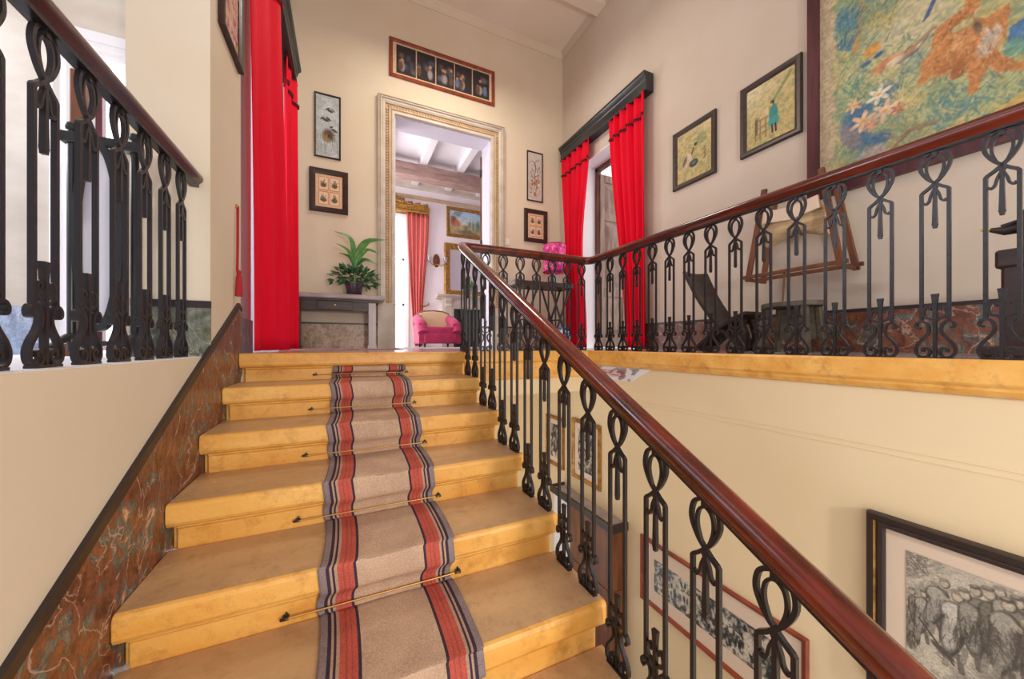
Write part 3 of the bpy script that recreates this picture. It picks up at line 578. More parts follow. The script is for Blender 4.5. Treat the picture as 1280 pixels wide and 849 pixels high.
def p_four(seed):
    def f(W, H, res):
        c = Cv(W, H, res, (226, 186, 150)); c.grain(.06, 5, seed); r = np.random.RandomState(seed)
        for i in (0, 1):
            for j in (0, 1):
                x0, y0 = (0.10+0.42*i)*W, (0.06+0.46*j)*H; x1, y1 = x0+.38*W, y0+.42*H
                c.rect(x0, y0, x1, y1, (176, 120, 88)); c.rect(x0+.008, y0+.008, x1-.008, y1-.008, (234, 204, 172))
                cx, cy = (x0+x1)/2, (y0+y1)/2
                c.ell(cx, cy-.05*H, .14*W, .09*H, (108, 96, 82), 0, .4); c.ell(cx, cy+.03*H, .10*W, .05*H, (206, 178, 146), 0, .4)
                for k in range(7): a = r.uniform(0, math.pi); c.line([(cx, cy-.02*H), (cx+.13*W*math.cos(a), cy+.13*H*math.sin(a))], .007, (92, 84, 72), .8, .003)
                for k in range(5): c.ell(cx+r.uniform(-.1, .1)*W, cy+r.uniform(-.1, .06)*H, .028*W, .022*H, (78, 72, 64), 0, .5)
        return c
    return f
def p_flowers(W, H, res):
    c = Cv(W, H, res, (198, 190, 182)); c.a *= (0.9+0.2*fbm(c.h, c.w, 16, 3, 8))[..., None]
    def stem(pts, w): c.line(crom(pts, 6), w, (86, 78, 66))
    stem([(.5*W, .08*H), (.62*W, .3*H), (.46*W, .5*H), (.58*W, .68*H), (.4*W, .82*H)], .010); stem([(.6*W, .3*H), (.8*W, .44*H), (.7*W, .62*H), (.86*W, .74*H)], .007); stem([(.5*W, .45*H), (.26*W, .52*H), (.2*W, .6*H)], .006); stem([(.56*W, .66*H), (.5*W, .78*H), (.66*W, .86*H)], .006)
    r = np.random.RandomState(3)
    for k in range(46): c.ell(r.uniform(.12, .9)*W, r.uniform(.08, .88)*H, .05*W, .012*H, [(104, 92, 80), (122, 118, 96), (96, 104, 92)][k % 3], r.uniform(0, 3), .4)
    for (x, y, s) in ((.45, .36, 1.2), (.62, .42, 1), (.3, .33, .8), (.52, .5, .7), (.5, .14, 1), (.7, .28, .6)):
        for k in range(6): a = k*1.05; c.ell(x*W+.07*W*s*math.cos(a), y*H+.07*W*s*math.sin(a), .07*W*s, .045*W*s, (188, 132, 92), a, .3)
        c.ell(x*W, y*H, .04*W*s, .04*W*s, (110, 70, 52), 0, .4)
    return c.grain(.08, 3, 2)
def p_panorama(W, H, res):
    c = Cv(W, H, res, (206, 178, 150)); r = np.random.RandomState(5)
    for k in range(5):
        x0, x1 = .03*W+k*.19*W, .03*W+(k+1)*.19*W-.008*W; y0, y1 = .05*H, .95*H; c.rect(x0, y0, x1, y1, (56, 52, 56))
        for q in range(6): c.ell(r.uniform(x0+.03, x1-.03), r.uniform(y0+.1*H, y1-.25*H), .03*W, .13*H, [(96, 84, 80), (78, 80, 94), (118, 100, 92), (70, 84, 112)][r.randint(4)], r.uniform(-.4, .4), .6, .8)
        for q in range(3):
            x = r.uniform(x0+.03, x1-.03); c.ell(x, y0+r.uniform(.35, .62)*H, .018*W, .07*H, (186, 140, 112), 0, .4); c.ell(x, y0+.25*H, .03*W, .2*H, [(96, 120, 158), (168, 150, 140), (104, 78, 66)][q], 0, .5)
        c.rect(x0, y0, x0+.002*W, y1, (190, 160, 130))
    m = ((c.X < .03*W) | (c.X > .975*W) | (c.Y < .05*H) | (c.Y > .95*H)); c.mixin(m*1.0, (214, 184, 152)); return c.grain(.10, 3, 4)
def p_garden(figs, seed):
    def f(W, H, res):
        c = Cv(W, H, res, (196, 176, 112)); n = fbm(c.h, c.w, 14, 4, seed)
        c.mixin((n > .52)*.7, (150, 150, 92)); c.mixin(np.clip((c.Y/H-.6)*2, 0, 1)*.6, (204, 186, 136)); c.mixin((fbm(c.h, c.w, 9, 3, seed+1) > .6)*.6, (122, 132, 88)); r = np.random.RandomState(seed)
        for k in range(90):
            x, y = r.uniform(.05, .95)*W, r.uniform(.03, .5)*H; c.line([(x, y), (x+r.uniform(-.03, .03)*W, y+.05*H)], .004, [(112, 120, 70), (158, 150, 84)][k % 2], .7)
        c.a = c.a*.6+.4*np.array((196, 176, 138))/255.0; figs(c, W, H); return c.grain(.1, 3, seed)
    return f
def f_seated(c, W, H):
    c.ell(.36*W, .46*H, .10*W, .12*H, (206, 186, 168), .3, .4); c.ell(.28*W, .34*H, .10*W, .16*H, (190, 172, 150), -.4, .5); c.ell(.42*W, .55*H, .07*W, .05*H, (200, 160, 134), 0, .4); c.ell(.56*W, .66*H, .06*W, .04*H, (64, 62, 58), 0, .4)
    c.line([(.5*W, .6*H), (.44*W, .5*H)], .015, (84, 70, 60)); c.ell(.50*W, .30*H, .15*W, .085*H, (62, 72, 72), .1, .3); c.ell(.50*W, .31*H, .09*W, .05*H, (96, 108, 104), .1, .4)
    for k in range(12): c.line([(.62*W+.02*W*k, .8*H), (.56*W+.03*W*k, .62*H)], .006, (112, 132, 96), .7)
    for k in range(8): c.ell(.80*W+.02*W*(k % 3), .30*H+.03*H*k, .03*W, .014*H, (84, 96, 66), k, .4)
    for k in range(6): c.line([(.18*W, .3*H+.02*H*k), (.3*W, .42*H+.02*H*k)], .006, (96, 80, 66), .8)
def f_child(c, W, H):
    for k in range(20): c.ell((.55+.02*k)*W, (.60+.018*k)*H, .05*W, .03*H, (134, 140, 92), k, .4, .7)
    c.ell(.58*W, .42*H, .10*W, .17*H, (62, 136, 130), 0, .2); c.ell(.58*W, .30*H, .13*W, .09*H, (70, 150, 144), 0, .25); c.ell(.56*W, .60*H, .045*W, .045*H, (66, 52, 46), 0, .3); c.ell(.54*W, .57*H, .03*W, .03*H, (206, 162, 130), 0, .3)
    c.ell(.47*W, .60*H, .05*W, .06*H, (210, 176, 104), 0, .4); c.ell(.44*W, .50*H, .05*W, .08*H, (214, 194, 156), 0, .4)
    for x in (.55, .62): c.line([(x*W, .24*H), (x*W+.01*W, .12*H)], .016, (70, 60, 56))
    for x in (.2, .3, .42): c.line([(x*W, .1*H), (x*W, .42*H)], .012, (142, 116, 84))
    for y in (.40, .28, .18): c.line([(.16*W, y*H), (.45*W, y*H+.02*H)], .012, (152, 124, 90))
    for k in range(9): c.line([(.2*W, .2*H+.03*H*k), (.24*W, .22*H+.03*H*k)], .012, (74, 84, 70), .8)
WL = Wall('left', XL)
rc = WB.rect
picture(WB, rc([(392.7, 114.4), (426, 122.9), (426, 202.2), (393, 194.4)]), 0.022, 0.02, M['darkwood'], p_birds, 300, 'tall narrow framed print of grey birds left of the back doorway')
picture(WB, rc([(386.4, 208.2), (435.2, 217.7), (435, 269.7), (387, 262.9)]), 0.07, 0.035, M['darkwood'], p_four(4), 330, 'square dark framed sheet of four small prints under the bird print at left', mount=0.004)
picture(WB, rc([(658, 187.7), (678, 193), (678.3, 253.9), (658.7, 250.8)]), 0.022, 0.02, M['darkwood'], p_flowers, 300, 'tall narrow framed flower print right of the back doorway')
picture(WB, rc([(654.6, 260.8), (683.7, 265), (683, 305), (655, 302)]), 0.07, 0.035, M['darkwood'], p_four(9), 330, 'square dark framed sheet of four small prints above the pink lamp', mount=0.004)
picture(WB, rc([(486.2, 45.6), (617.7, 91.5), (617.7, 134.6), (486.5, 93.6)]), 0.05, 0.03, M['redwood'], p_panorama, 260, 'long brown framed picture of five dark panels above the back doorway')
rr = WR.rect
picture(WR, rr([(842.5, 169.8), (896.1, 136.8), (896.6, 215.7), (843, 240.2)]), 0.055, 0.03, M['darkwood'], p_garden(f_seated, 21), 260, 'smaller dark framed picture of a garden scene, nearest the right red curtain')
picture(WR, rr([(927, 115.1), (1003.1, 66), (1005.1, 164.2), (927.4, 200.6)]), 0.055, 0.03, M['darkwood'], p_garden(f_child, 31), 260, 'dark framed picture of a child in a teal dress, beside the tapestry')
# --- the tapestry
TL_, TR_, TB_, TT_ = -1.665, 0.75, 1.225, 3.35          # along the wall (-Y), heights
def p_tap(W, H, res):
    c = Cv(W, H, res, (176, 176, 128)); r = np.random.RandomState(2)
    fw_ = 0.075
    def q(px, py):
        v = onX(px, py, XR-0.02); return (-v.y-TL_-fw_, v.z-TB_-fw_)
    n1, n2 = fbm(c.h, c.w, 40, 5, 12), fbm(c.h, c.w, 26, 5, 13)
    c.mixin(np.clip((n1-.46)*8, 0, 1)*.75, (128, 152, 120)); c.mixin(np.clip((n2-.56)*9, 0, 1)*.7, (84, 128, 140)); c.mixin(np.clip((.42-n2)*9, 0, 1)*.6, (200, 176, 112))
    def P(*l): return [q(*p) for p in l]
    # sky light
    x, y = q(1150, 20); c.ell(x, y, .34, .5, (200, 190, 156), -.5, .8, .85)
    # grass strokes everywhere
    def tuft(px, py, cnt, spread, L, cols, w=.008):
        for k in range(cnt):
            x, y = q(px+r.uniform(-spread, spread), py+r.uniform(-spread, spread)*.6); a = r.uniform(.5, 2.6); l = L*r.uniform(.5, 1.2)
            c.line([(x, y), (x+l*math.cos(a)*.6, y+l*.6*math.sin(a)), (x+l*math.cos(a), y+l*math.sin(a)*.9)], w, cols[r.randint(len(cols))], .8, .002)
    gr = [(152, 168, 116), (104, 142, 122), (196, 184, 124), (84, 124, 128), (172, 176, 132)]
    for px in range(1050, 1300, 22):
        for py in range(60, 190, 18): tuft(px, py, 12, 16, .09, gr)
    # palm tree at left
    x, y = q(1072, 40); c.line(P((1068, 66), (1074, 30), (1078, -20)), .035, (176, 142, 86)); tuft(1090, 20, 90, 30, .12, [(176, 160, 96), (150, 150, 96), (120, 140, 110)]); tuft(1058, 30, 70, 16, .12, [(64, 112, 140), (84, 132, 150)]); tuft(1056, 60, 30, 8, .12, [(70, 110, 140)])
    tuft(1105, 10, 40, 14, .10, [(98, 140, 140), (150, 160, 104)])
    # blue stream along the bottom right
    c.poly(P((1160, 178), (1215, 150), (1290, 118), (1290, 200), (1160, 215)), (58, 104, 156)); 
    for k in range(40):
        px = r.uniform(1165, 1280); py = 178-(px-1160)*.45+r.uniform(2, 40); c.line(P((px, py), (px+16, py-7)), .008, [(88, 136, 180), (40, 80, 136), (120, 150, 160)][k % 3], .8)
    c.poly(P((1162, 176), (1185, 158), (1230, 146), (1290, 108), (1290, 122), (1232, 152), (1190, 170), (1166, 183)), (190, 158, 92)); c.poly(P((1184, 160), (1228, 146), (1230, 153), (1188, 168)), (204, 172, 110))
    # further water at upper right
    c.poly(P((1262, 34), (1300, 8), (1300, 40), (1258, 62)), (72, 116, 164)); tuft(1268, 62, 40, 14, .07, [(120, 160, 132), (92, 150, 140)]); tuft(1240, 96, 60, 26, .08, gr)
    # running orange animal: tail, body, legs, ruffled head
    OR, OD, OL = (196, 130, 78), (158, 98, 64), (212, 160, 108)
    c.line(crom(P((1176, 52), (1180, 36), (1198, 22), (1214, 8), (1216, -20)), 6), .085, OR, 1, .06); c.line(crom(P((1180, 44), (1196, 28), (1212, 10)), 5), .02, OD, .6)
    x, y = q(1199, 62); c.ell(x, y, .19, .13, OR, .1, .2); x, y = q(1190, 56); c.ell(x, y, .11, .08, OL, .2, .6, .7); x, y = q(1204, 74); c.ell(x, y, .12, .05, OD, .2, .6, .6)
    c.line(P((1178, 58), (1166, 80), (1154, 100)), .09, OR, 1, .045); c.line(P((1216, 72), (1221, 92), (1216, 112)), .08, OR, 1, .035); c.line(P((1238, 72), (1256, 82), (1290, 82)), .07, OR, 1, .035); c.line(P((1198, 84), (1196, 92)), .06, OD)
    c.poly(P((1216, 22), (1232, 22), (1262, 2), (1258, 40), (1246, 68), (1232, 76), (1222, 62), (1218, 40)), OR)
    x, y = q(1236, 52); c.ell(x, y, .055, .10, (190, 178, 164), -.3, .5); x, y = q(1222, 34); c.ell(x, y, .02, .06, (98, 92, 84), .2, .5)
    for k in range(40):
        px, py = 1225+r.uniform(-4, 28), 28+r.uniform(0, 40); c.line(P((px, py), (px+5, py+9)), .006, [OD, OL, (206, 196, 180)][k % 3], .7)
    for k in range(420):
        px, py = r.uniform(1160, 1262), r.uniform(0, 96); x, y = q(px, py); j_, i_ = int(y/H*c.h), int(x/W*c.w)
        if 0 <= j_ < c.h and 0 <= i_ < c.w and c.a[j_, i_, 0] > .6 and c.a[j_, i_, 2] < .42:
            c.line([(x, y), (x+r.uniform(-.02, .03), y-r.uniform(.01, .04))], .006, [OD, OL, (182, 112, 66), (140, 90, 66)][k % 4], .7, .002)
    # bird with long tail
    c.line(P((1120, 76), (1140, 60), (1168, 34)), .05, (170, 128, 100), 1, .008); c.line(P((1124, 78), (1146, 62), (1160, 44)), .022, (120, 112, 124), .9, .006)
    x, y = q(1106, 80); c.ell(x, y, .09, .042, (204, 140, 100), .25, .3); x, y = q(1118, 76); c.ell(x, y, .06, .03, (214, 196, 172), .3, .4); x, y = q(1090, 62); c.ell(x, y, .06, .05, (210, 150, 78), .5, .4); x, y = q(1098, 68); c.ell(x, y, .035, .02, (66, 92, 136), .3, .4); x, y = q(1082, 80); c.ell(x, y, .04, .02, (76, 110, 136), 0, .4)
    c.line(P((1170, -6), (1158, 20), (1154, 26)), .03, (76, 96, 140), 1, .004)
    # flower bed: blue ground, white lilies, grey rock
    for (px, py, a, b) in ((1068, 150, .10, .14), (1096, 125, .14, .11), (1075, 175, .08, .08), (1100, 172, .10, .06)): x, y = q(px, py); c.ell(x, y, a, b, (64, 104, 150), 0, .5, .85)
    tuft(1075, 120, 90, 22, .12, [(120, 160, 130), (84, 130, 130), (160, 176, 124)]); tuft(1110, 150, 90, 22, .10, [(130, 164, 120), (96, 140, 130), (190, 180, 120)])
    x, y = q(1062, 172); c.ell(x, y, .06, .14, (132, 128, 136), .5, .4); x, y = q(1090, 190); c.ell(x, y, .10, .05, (170, 160, 160), .1, .4)
    tuft(1135, 130, 70, 14, .13, [(208, 190, 132), (190, 176, 120)]); tuft(1130, 170, 60, 20, .10, [(164, 150, 110), (128, 150, 120)])
    c.line(P((1115, 186), (1135, 164), (1168, 152)), .025, (150, 120, 92), .9)
    for (px, py, s, col) in ((1098, 118, 1.0, (222, 214, 190)), (1106, 138, 1.1, (220, 188, 164)), (1078, 152, 1.1, (222, 184, 150)), (1067, 132, .8, (214, 178, 140)), (1088, 156, .7, (206, 150, 130)), (1122, 136, .6, (190, 120, 100))):
        x, y = q(px, py)
        for k in range(6): a = k*1.05+.3; c.ell(x+.035*s*math.cos(a), y+.035*s*math.sin(a), .045*s, .016*s, col, a, .3)
        c.ell(x, y, .014*s, .014*s, (214, 160, 80), 0, .3)
    # pale unworked border
    e = np.minimum(np.minimum(c.X, W-c.X), np.minimum(c.Y, H-c.Y)); nn = fbm(c.h, c.w, 8, 3, 40); bord = np.clip((.105-e+(nn-.5)*.10)/.03, 0, 1)*(c.X < W*.5)
    c.mixin(bord, (190, 170, 140))
    c.a = c.a*.86+.14*np.array((166, 154, 126))/255.0; return c.grain(.16, 3, 9)
wt = Wall('right', XR)
picture(wt, (TL_, TB_, TR_-TL_, TT_-TB_), 0.075, 0.045, M['purplewood'], p_tap, 190, 'very large tapestry of an orange animal and birds, in a plum wooden frame', mt=M['woven'], name='framed_tapestry', cat='tapestry', prof=[(0, 0), (0, 0.045), (0.075, 0.045), (0.075, 0.0)])
# --- pictures down in the stairwell
def p_engrave(seed, figures=False, tone=(196, 186, 168)):
    def f(W, H, res):
        c = Cv(W, H, res, tone); r = np.random.RandomState(seed); n = fbm(c.h, c.w, 18, 5, seed); m = fbm(c.h, c.w, 7, 3, seed+1)
        if figures:
            g_ = 0.12
            def q(px, py): v = onX(px, py, 2.11); return np.array((-v.y+0.79-g_, v.z+1.45-g_))
            INK, MID, PAL = (78, 73, 67), (140, 133, 122), (190, 181, 164)
            c.mixin(np.clip((n-.46)*5, 0, 1)*.45, (150, 144, 132)); c.mixin(np.clip((m-.52)*6, 0, 1)*.30, (120, 114, 104))
            def hatch(px, py, rx, ry, cnt, L, ang, col=INK, w=.0022, al=.7):
                for k in range(cnt):
                    p = q(px+r.uniform(-rx, rx), py+r.uniform(-ry, ry)); a = ang+r.uniform(-.35, .35); l = L*r.uniform(.5, 1.3); c.line([p, p+np.array((l*math.cos(a), l*math.sin(a)))], w, col, al)
            hatch(1150, 700, 24, 22, 220, .022, .6, MID); hatch(1145, 705, 16, 16, 120, .014, 2.2, (98, 92, 86)); hatch(1275, 722, 16, 12, 90, .02, .8, MID); hatch(1190, 718, 40, 4, 60, .05, -.35, PAL)
            hatch(1155, 752, 22, 14, 110, .03, 1.9, MID); hatch(1140, 790, 10, 22, 160, .028, 1.7, INK); hatch(1230, 840, 50, 12, 180, .05, -.5, MID); hatch(1170, 800, 30, 18, 70, .05, -.6, PAL)
            def figure(px, py, sc, lean, tone, turban=(104, 98, 90)):
                h = q(px, py); u = .0031*sc*.86; b0 = h+np.array((lean*14*u, -24*u))
                c.ell(b0[0], b0[1]-15*u, 9.5*u, 33*u, (84, 79, 73), lean*.5, .12); c.ell(b0[0], b0[1]+5*u, 10.5*u, 13*u, (88, 83, 77), lean*.8, .15)
                c.ell(b0[0]-u, b0[1]-14*u, 7.8*u, 31*u, (tone, tone-6, tone-16), lean*.5, .3); c.ell(b0[0]-u, b0[1]+6*u, 9*u, 11*u, (tone+14, tone+8, tone-4), lean*.8, .3)
                c.ell(h[0], h[1], 5.5*u, 7*u, (92, 86, 78), lean*.5, .2); c.ell(h[0]-.6*u, h[1], 4.6*u, 6*u, (184, 172, 152), lean*.5, .3)
                c.ell(h[0]-u, h[1]+5*u, 6*u, 3.4*u, turban, .2, .35); c.ell(h[0]-2*u, h[1]+6*u, 4*u, 1.8*u, (148, 140, 126), .2, .5)
                for k in range(26):
                    x = b0[0]+r.uniform(-6.5, 6.5)*u; y = b0[1]+r.uniform(-28, 6)*u; c.line([(x, y), (x+r.uniform(-3, 3)*u, y-r.uniform(5, 14)*u)], .0022, [INK, MID][k % 2], .7)
                for sg in (-1, 1): c.line([(b0[0]+sg*9*u, b0[1]+8*u), (b0[0]+sg*(11+3*lean)*u, b0[1]-36*u)], .003, INK, .7)
                s1 = b0+np.array((5*u, 8*u)); c.line([s1, s1+np.array((12*u, -9*u)), s1+np.array((24*u, -6*u))], 5*u, (170, 160, 142), .95, 3*u)
                c.line([b0+np.array((-4*u, -40*u)), b0+np.array((-6*u, -56*u))], 5*u, MID, .9); c.line([b0+np.array((4*u, -40*u)), b0+np.array((6*u, -56*u))], 5*u, (104, 98, 90), .9)
            r2 = np.random.RandomState(8)
            for a_ in ((1133, 742, .7, -.2, 140), (1143, 736, .7, .3, 122), (1156, 738, .8, -.2, 150), (1168, 730, .85, .2, 116), (1222, 742, .9, .2, 120), (1290, 735, 1.1, .1, 130), (1178, 733, 1.0, -.6, 156), (1196, 736, 1.25, -.25, 168), (1209, 740, 1.05, .3, 134), (1236, 746, 1.1, .15, 112), (1250, 744, 1.0, .2, 142), (1275, 756, 1.15, -.1, 118), (1262, 752, 1.2, -.2, 150), (1305, 770, 1.3, 0, 140)): figure(a_[0]+r2.uniform(-3, 3), a_[1]+r2.uniform(-3, 12), a_[2]*r2.uniform(.95, 1.25), a_[3], a_[4]+r2.randint(-14, 20), tuple(int(v) for v in np.array((1, .95, .88))*r2.randint(84, 150)))
            c.line([q(1148, 772), q(1192, 832)], .006, INK); e_ = q(1178, 814); c.ell(e_[0], e_[1], .045, .014, (96, 90, 82), -.6, .3); hatch(1178, 814, 10, 4, 20, .02, -.5)
            hatch(1255, 800, 26, 16, 120, .03, -1.2, (90, 84, 78)); hatch(1205, 790, 14, 10, 60, .03, -1.4, INK)
        else:
            c.mixin(np.clip((n-.42)*7, 0, 1)*.7, (70, 74, 76)); c.mixin((m > .55)*.7, (52, 54, 56)); c.mixin((m < .38)*.6, (206, 196, 178))
            for k in range(int(160*W)): x = r.uniform(0, W); y = r.uniform(.1, .85)*H; c.ell(x, y, .012, .03, [(44, 46, 48), (196, 186, 170)][k % 2], r.uniform(-.6, .6), .5, .8)
        return c.grain(.16, 2, seed+3)
    return f
WX = Wall('right', 2.127)
zt_ = -0.678
picture(WX, (-0.79, -1.45, 0.92, 0.772), 0.058, 0.045, M['blackline'], p_engrave(50, True), 480, 'large engraving of robed figures in a black and gilt frame on the stairwell wall', mount=0.062, inner=(0.026, 0.008, M['gilt']), prof=[(0, 0), (0, 0.03), (0.004, 0.04), (0.024, 0.045), (0.03, 0.03), (0.04, 0.034), (0.052, 0.03), (0.058, 0.015), (0.058, 0)])
picture(WX, (-2.15, -1.935, 1.13, 0.50), 0.03, 0.025, M['redwood'], p_engrave(61), 300, 'long dark grey engraving in a thin red brown frame, lower on the stairwell wall', mount=0.10)
picture(WX, (-3.10, -1.29, 0.45, 0.60), 0.04, 0.025, M['gilt'], p_engrave(70, False, (206, 194, 172)), 220, 'small gilt framed picture above the black shelf, low in the stairwell', mount=0.06)
picture(WX, (-3.62, -1.29, 0.36, 0.55), 0.04, 0.025, M['gilt'], p_engrave(75, False, (206, 194, 172)), 160, 'gilt framed picture furthest along the stairwell wall, behind the balusters', mount=0.05)
def p_pink(W, H, res):
    c = Cv(W, H, res, (226, 222, 220)); c.mixin((np.abs(c.Y/H-.5) < .3)*(c.X/W < .8)*.6, (206, 160, 166)); r = np.random.RandomState(4)
    c.a = c.a*(1-.35*(fbm(c.h, c.w, 9, 3, 5) > .55)[..., None])
    for k in range(14): x = r.uniform(.2, .7)*W; y = r.uniform(.3, .7)*H; c.line([(x, y), (x+.05, y)], .006, (150, 60, 76))
    return c
t = thing('paper_sheet', 'white paper sheet with pink print fixed under the gallery edge', 'paper', (2.124, 2.45, -0.26))
q = [Vector((2.122, 2.83, -0.25)), Vector((2.122, 2.27, -0.25)), Vector((2.122, 2.06, -0.137)), Vector((2.122, 2.76, -0.137))]
me = MB().add(q+[p+Vector((0.004, 0, 0)) for p in q], [(0, 1, 2, 3), (4, 5, 6, 7), (0, 1, 5, 4), (1, 2, 6, 5), (2, 3, 7, 6), (3, 0, 4, 7)]); obj('sheet', me, M['white'], t)
cv = p_pink(0.6, 0.11, 220)
canvas_obj('print', cv, lambda x, y: Vector((2.1205, 2.815-x*0.92-(y/0.11)*0.09, -0.246+y*0.95)), M['paint'], t)
# left wall picture and red cord
a = onX(272, 40, XL).y; b = onX(298, 40, XL).y
zb_ = (onX(298, 90, XL).z+onX(272, 36, XL).z)/2
picture(WL, (a, 1.75, b-a, 0.78), 0.05, 0.03, M['darkwood'], lambda W, H, res: (lambda c: (c.mixin((fbm(c.h, c.w, 8, 4, 81) > .5)*.8, (150, 60, 84)), c.mixin((fbm(c.h, c.w, 12, 4, 82) > .56)*.7, (214, 180, 120)), c)[-1])(Cv(W, H, res, (200, 150, 150))), 220, 'dark framed pink and gold picture high on the wall beside the left curtain')
t = thing('bell_cord', 'thin red cord with tassel on the wall left of the curtain', 'cord', (XL+0.015, 2.68, 0.36))
obj('cord', MB().tube([(XL+0.012, 2.70, 0.90), (XL+0.014, 2.69, 0.7), (XL+0.014, 2.68, 0.5)], 0.007, 8), M['cord'], t, smooth=60)
obj('tassel', MB().lathe([(0.004, 0.16), (0.014, 0.15), (0.012, 0.13), (0.016, 0.11), (0.02, 0.0)], (XL+0.022, 2.68, 0.35), 10), M['cord'], t, smooth=40)
obj('hook', MB().box(XL+0.0005, 2.69, 0.89, XL+0.012, 2.71, 0.91), M['brass'], t)
t = thing('light_switch', 'cream light switch plate right of the back doorway', 'switch', (2.40, YB, 1.70))
obj('plate', MB().box(2.365, YB-0.012, 1.69, 2.445, YB-0.001, 1.80), M['switch'], t, bevel=0.003); obj('rocker', MB().box(2.39, YB-0.017, 1.72, 2.42, YB-0.012, 1.77), M['white'], t, bevel=0.002)
# ================================================================== CONSOLE, PLANT, TABLE, LAMP
t = thing('console_table', 'dark console table with grey marble slab top left of the back doorway', 'console table', (-0.08, 5.21, 0))
yf, yb = 5.04, 5.375
obj('slab_top', MB().prism([(yf, 0.635), (yf-0.015, 0.65), (yf-0.015, 0.685), (yf, 0.70), (yb, 0.70), (yb, 0.635)], -0.65, 0.47), M['greytop'], t, bevel=0.004)
obj('apron', MB().box(-0.50, yf+0.03, 0.485, 0.27, yf+0.06, 0.62).box(-0.60, yf+0.02, 0.60, 0.40, yb-0.01, 0.634), M['darkwood'], t, bevel=0.003)
dr = obj('drawer', MB().box(-0.315, yf+0.012, 0.50, 0.075, yf+0.06, 0.605).box(-0.33, yf+0.02, 0.49, 0.09, yf+0.032, 0.615), M['darkwood'], t, bevel=0.003); obj('knob', MB().lathe([(0.004, 0), (0.004, 0.012), (0.013, 0.018), (0.011, 0.028), (0.002, 0.03)], n=12).xf(Matrix.Translation((-0.12, yf+0.012, 0.555)) @ Matrix.Rotation(math.pi/2, 4, 'X')), M['brass'], dr, smooth=40)
for x0, x1, y0, y1 in ((-0.585, -0.50, yf+0.02, yf+0.09), (0.27, 0.365, yf+0.02, yf+0.09), (-0.585, -0.52, yb-0.08, yb-0.01), (0.29, 0.365, yb-0.08, yb-0.01)):
    obj('leg', MB().box(x0, y0, 0, x1, y1, 0.60).box(x0-0.012, y0-0.01, 0, x1+0.012, y1+0.01, 0.05), M['black'] if x0 < 0 else M['greytop'], t, bevel=0.005)
obj('side_rail', MB().box(-0.575, yf+0.09, 0.49, -0.55, yb-0.08, 0.60).box(0.32, yf+0.09, 0.49, 0.345, yb-0.08, 0.60), M['blackwood'], t)
px, py = 0.10, 5.16
t = thing('potted_plant', 'green leafy plant in a dark pot on the console table', 'plant', (px, py, 0.7005))
obj('pot', MB().lathe([(0.085, 0.0), (0.09, 0.005), (0.108, 0.13), (0.117, 0.135), (0.117, 0.155), (0.105, 0.155), (0.1, 0.12)], (px, py, 0.7005), 28), M['pot'], t, smooth=40)
obj('stem', MB().tube([(px, py, 0.82), (px+0.01, py, 0.95), (px+0.012, py, 1.05)], 0.014, 8, scale=[1, .9, .7]), M['stem'], t, smooth=60)
def leaf(path, w, cup=0.25, n=14):
    P = crom(path, 5); mb = MB(); vs = []; m = len(P)
    for i, p in enumerate(P):
        p = Vector(p); t_ = (Vector(P[min(i+1, m-1)])-Vector(P[max(i-1, 0)])).normalized(); sd = t_.cross(Vector((0.15, -0.75, 0.65))).normalized(); up = sd.cross(t_)
        f = i/(m-1); ww = w*max(0.03, math.sin(math.pi*min(1, f**1.25))**0.8)
        for s in (-1, -0.5, 0, 0.5, 1): vs.append(p+sd*ww*s+up*(abs(s)*ww*cup-0.15*ww*(s == 0)))
    return mb.add(vs, [(i*5+j, i*5+j+1, i*5+5+j+1, i*5+5+j) for i in range(m-1) for j in range(4)])
for tip, mid, w, dy in (((418, 289), (438, 299), .034, -.05), ((420, 304), (434, 313), .030, -.12), ((423, 316), (436, 321), .026, .02), ((482, 300), (459, 303), .050, -.06), ((474, 318), (459, 313), .036, -.12), ((472, 331), (456, 325), .035, -.02)):
    p0 = Vector((px+0.01, py, 1.0)); p3 = onY(tip[0], tip[1], py+dy); p2 = onY(mid[0], mid[1], py+dy*.6); p1 = p0.lerp(p2, .45)+Vector(((px-p2.x)*.25, 0, .02))
    obj('leaf', leaf([tuple(p0), tuple(p1), tuple(p2), tuple(p3)], w), M['leaf'], t, smooth=80, solid=0.002)
mb = MB()
for k in range(230):
    a = random.uniform(0, 2*math.pi); el = random.uniform(-0.6, 1.25); rr_ = random.uniform(0.10, 0.245); d = Vector((math.cos(a)*math.cos(el)*1.15, math.sin(a)*math.cos(el)*0.42, math.sin(el)*0.72))
    if d.z < -0.1 and math.cos(a) < 0.2: d.z *= 0.3
    c0 = Vector((px, py, 0.90)); p = c0+d*rr_; tn = (d+Vector((random.uniform(-.6, .6), random.uniform(-.6, .6), random.uniform(-.7, .4)))).normalized(); sd = tn.cross(Vector((0.2, -0.6, 0.7))).normalized(); up = sd.cross(tn); L, w = random.uniform(.07, .115), random.uniform(.02, .03)
    mb.add([p, p+tn*L*.45+sd*w+up*.006, p+tn*L, p+tn*L*.45-sd*w+up*.006, p+tn*L*.45-up*.004], [(0, 1, 4), (1, 2, 4), (2, 3, 4), (3, 0, 4)])
o = obj('foliage', mb, M['leafdark'], t, smooth=80)
tag(o, kind='stuff')
mb = MB().lathe([(0.09, 0.84), (0.05, 0.87), (0.001, 0.88)], (px, py, 0), 20); obj('soil', mb, M['darkwood'], t, smooth=60)
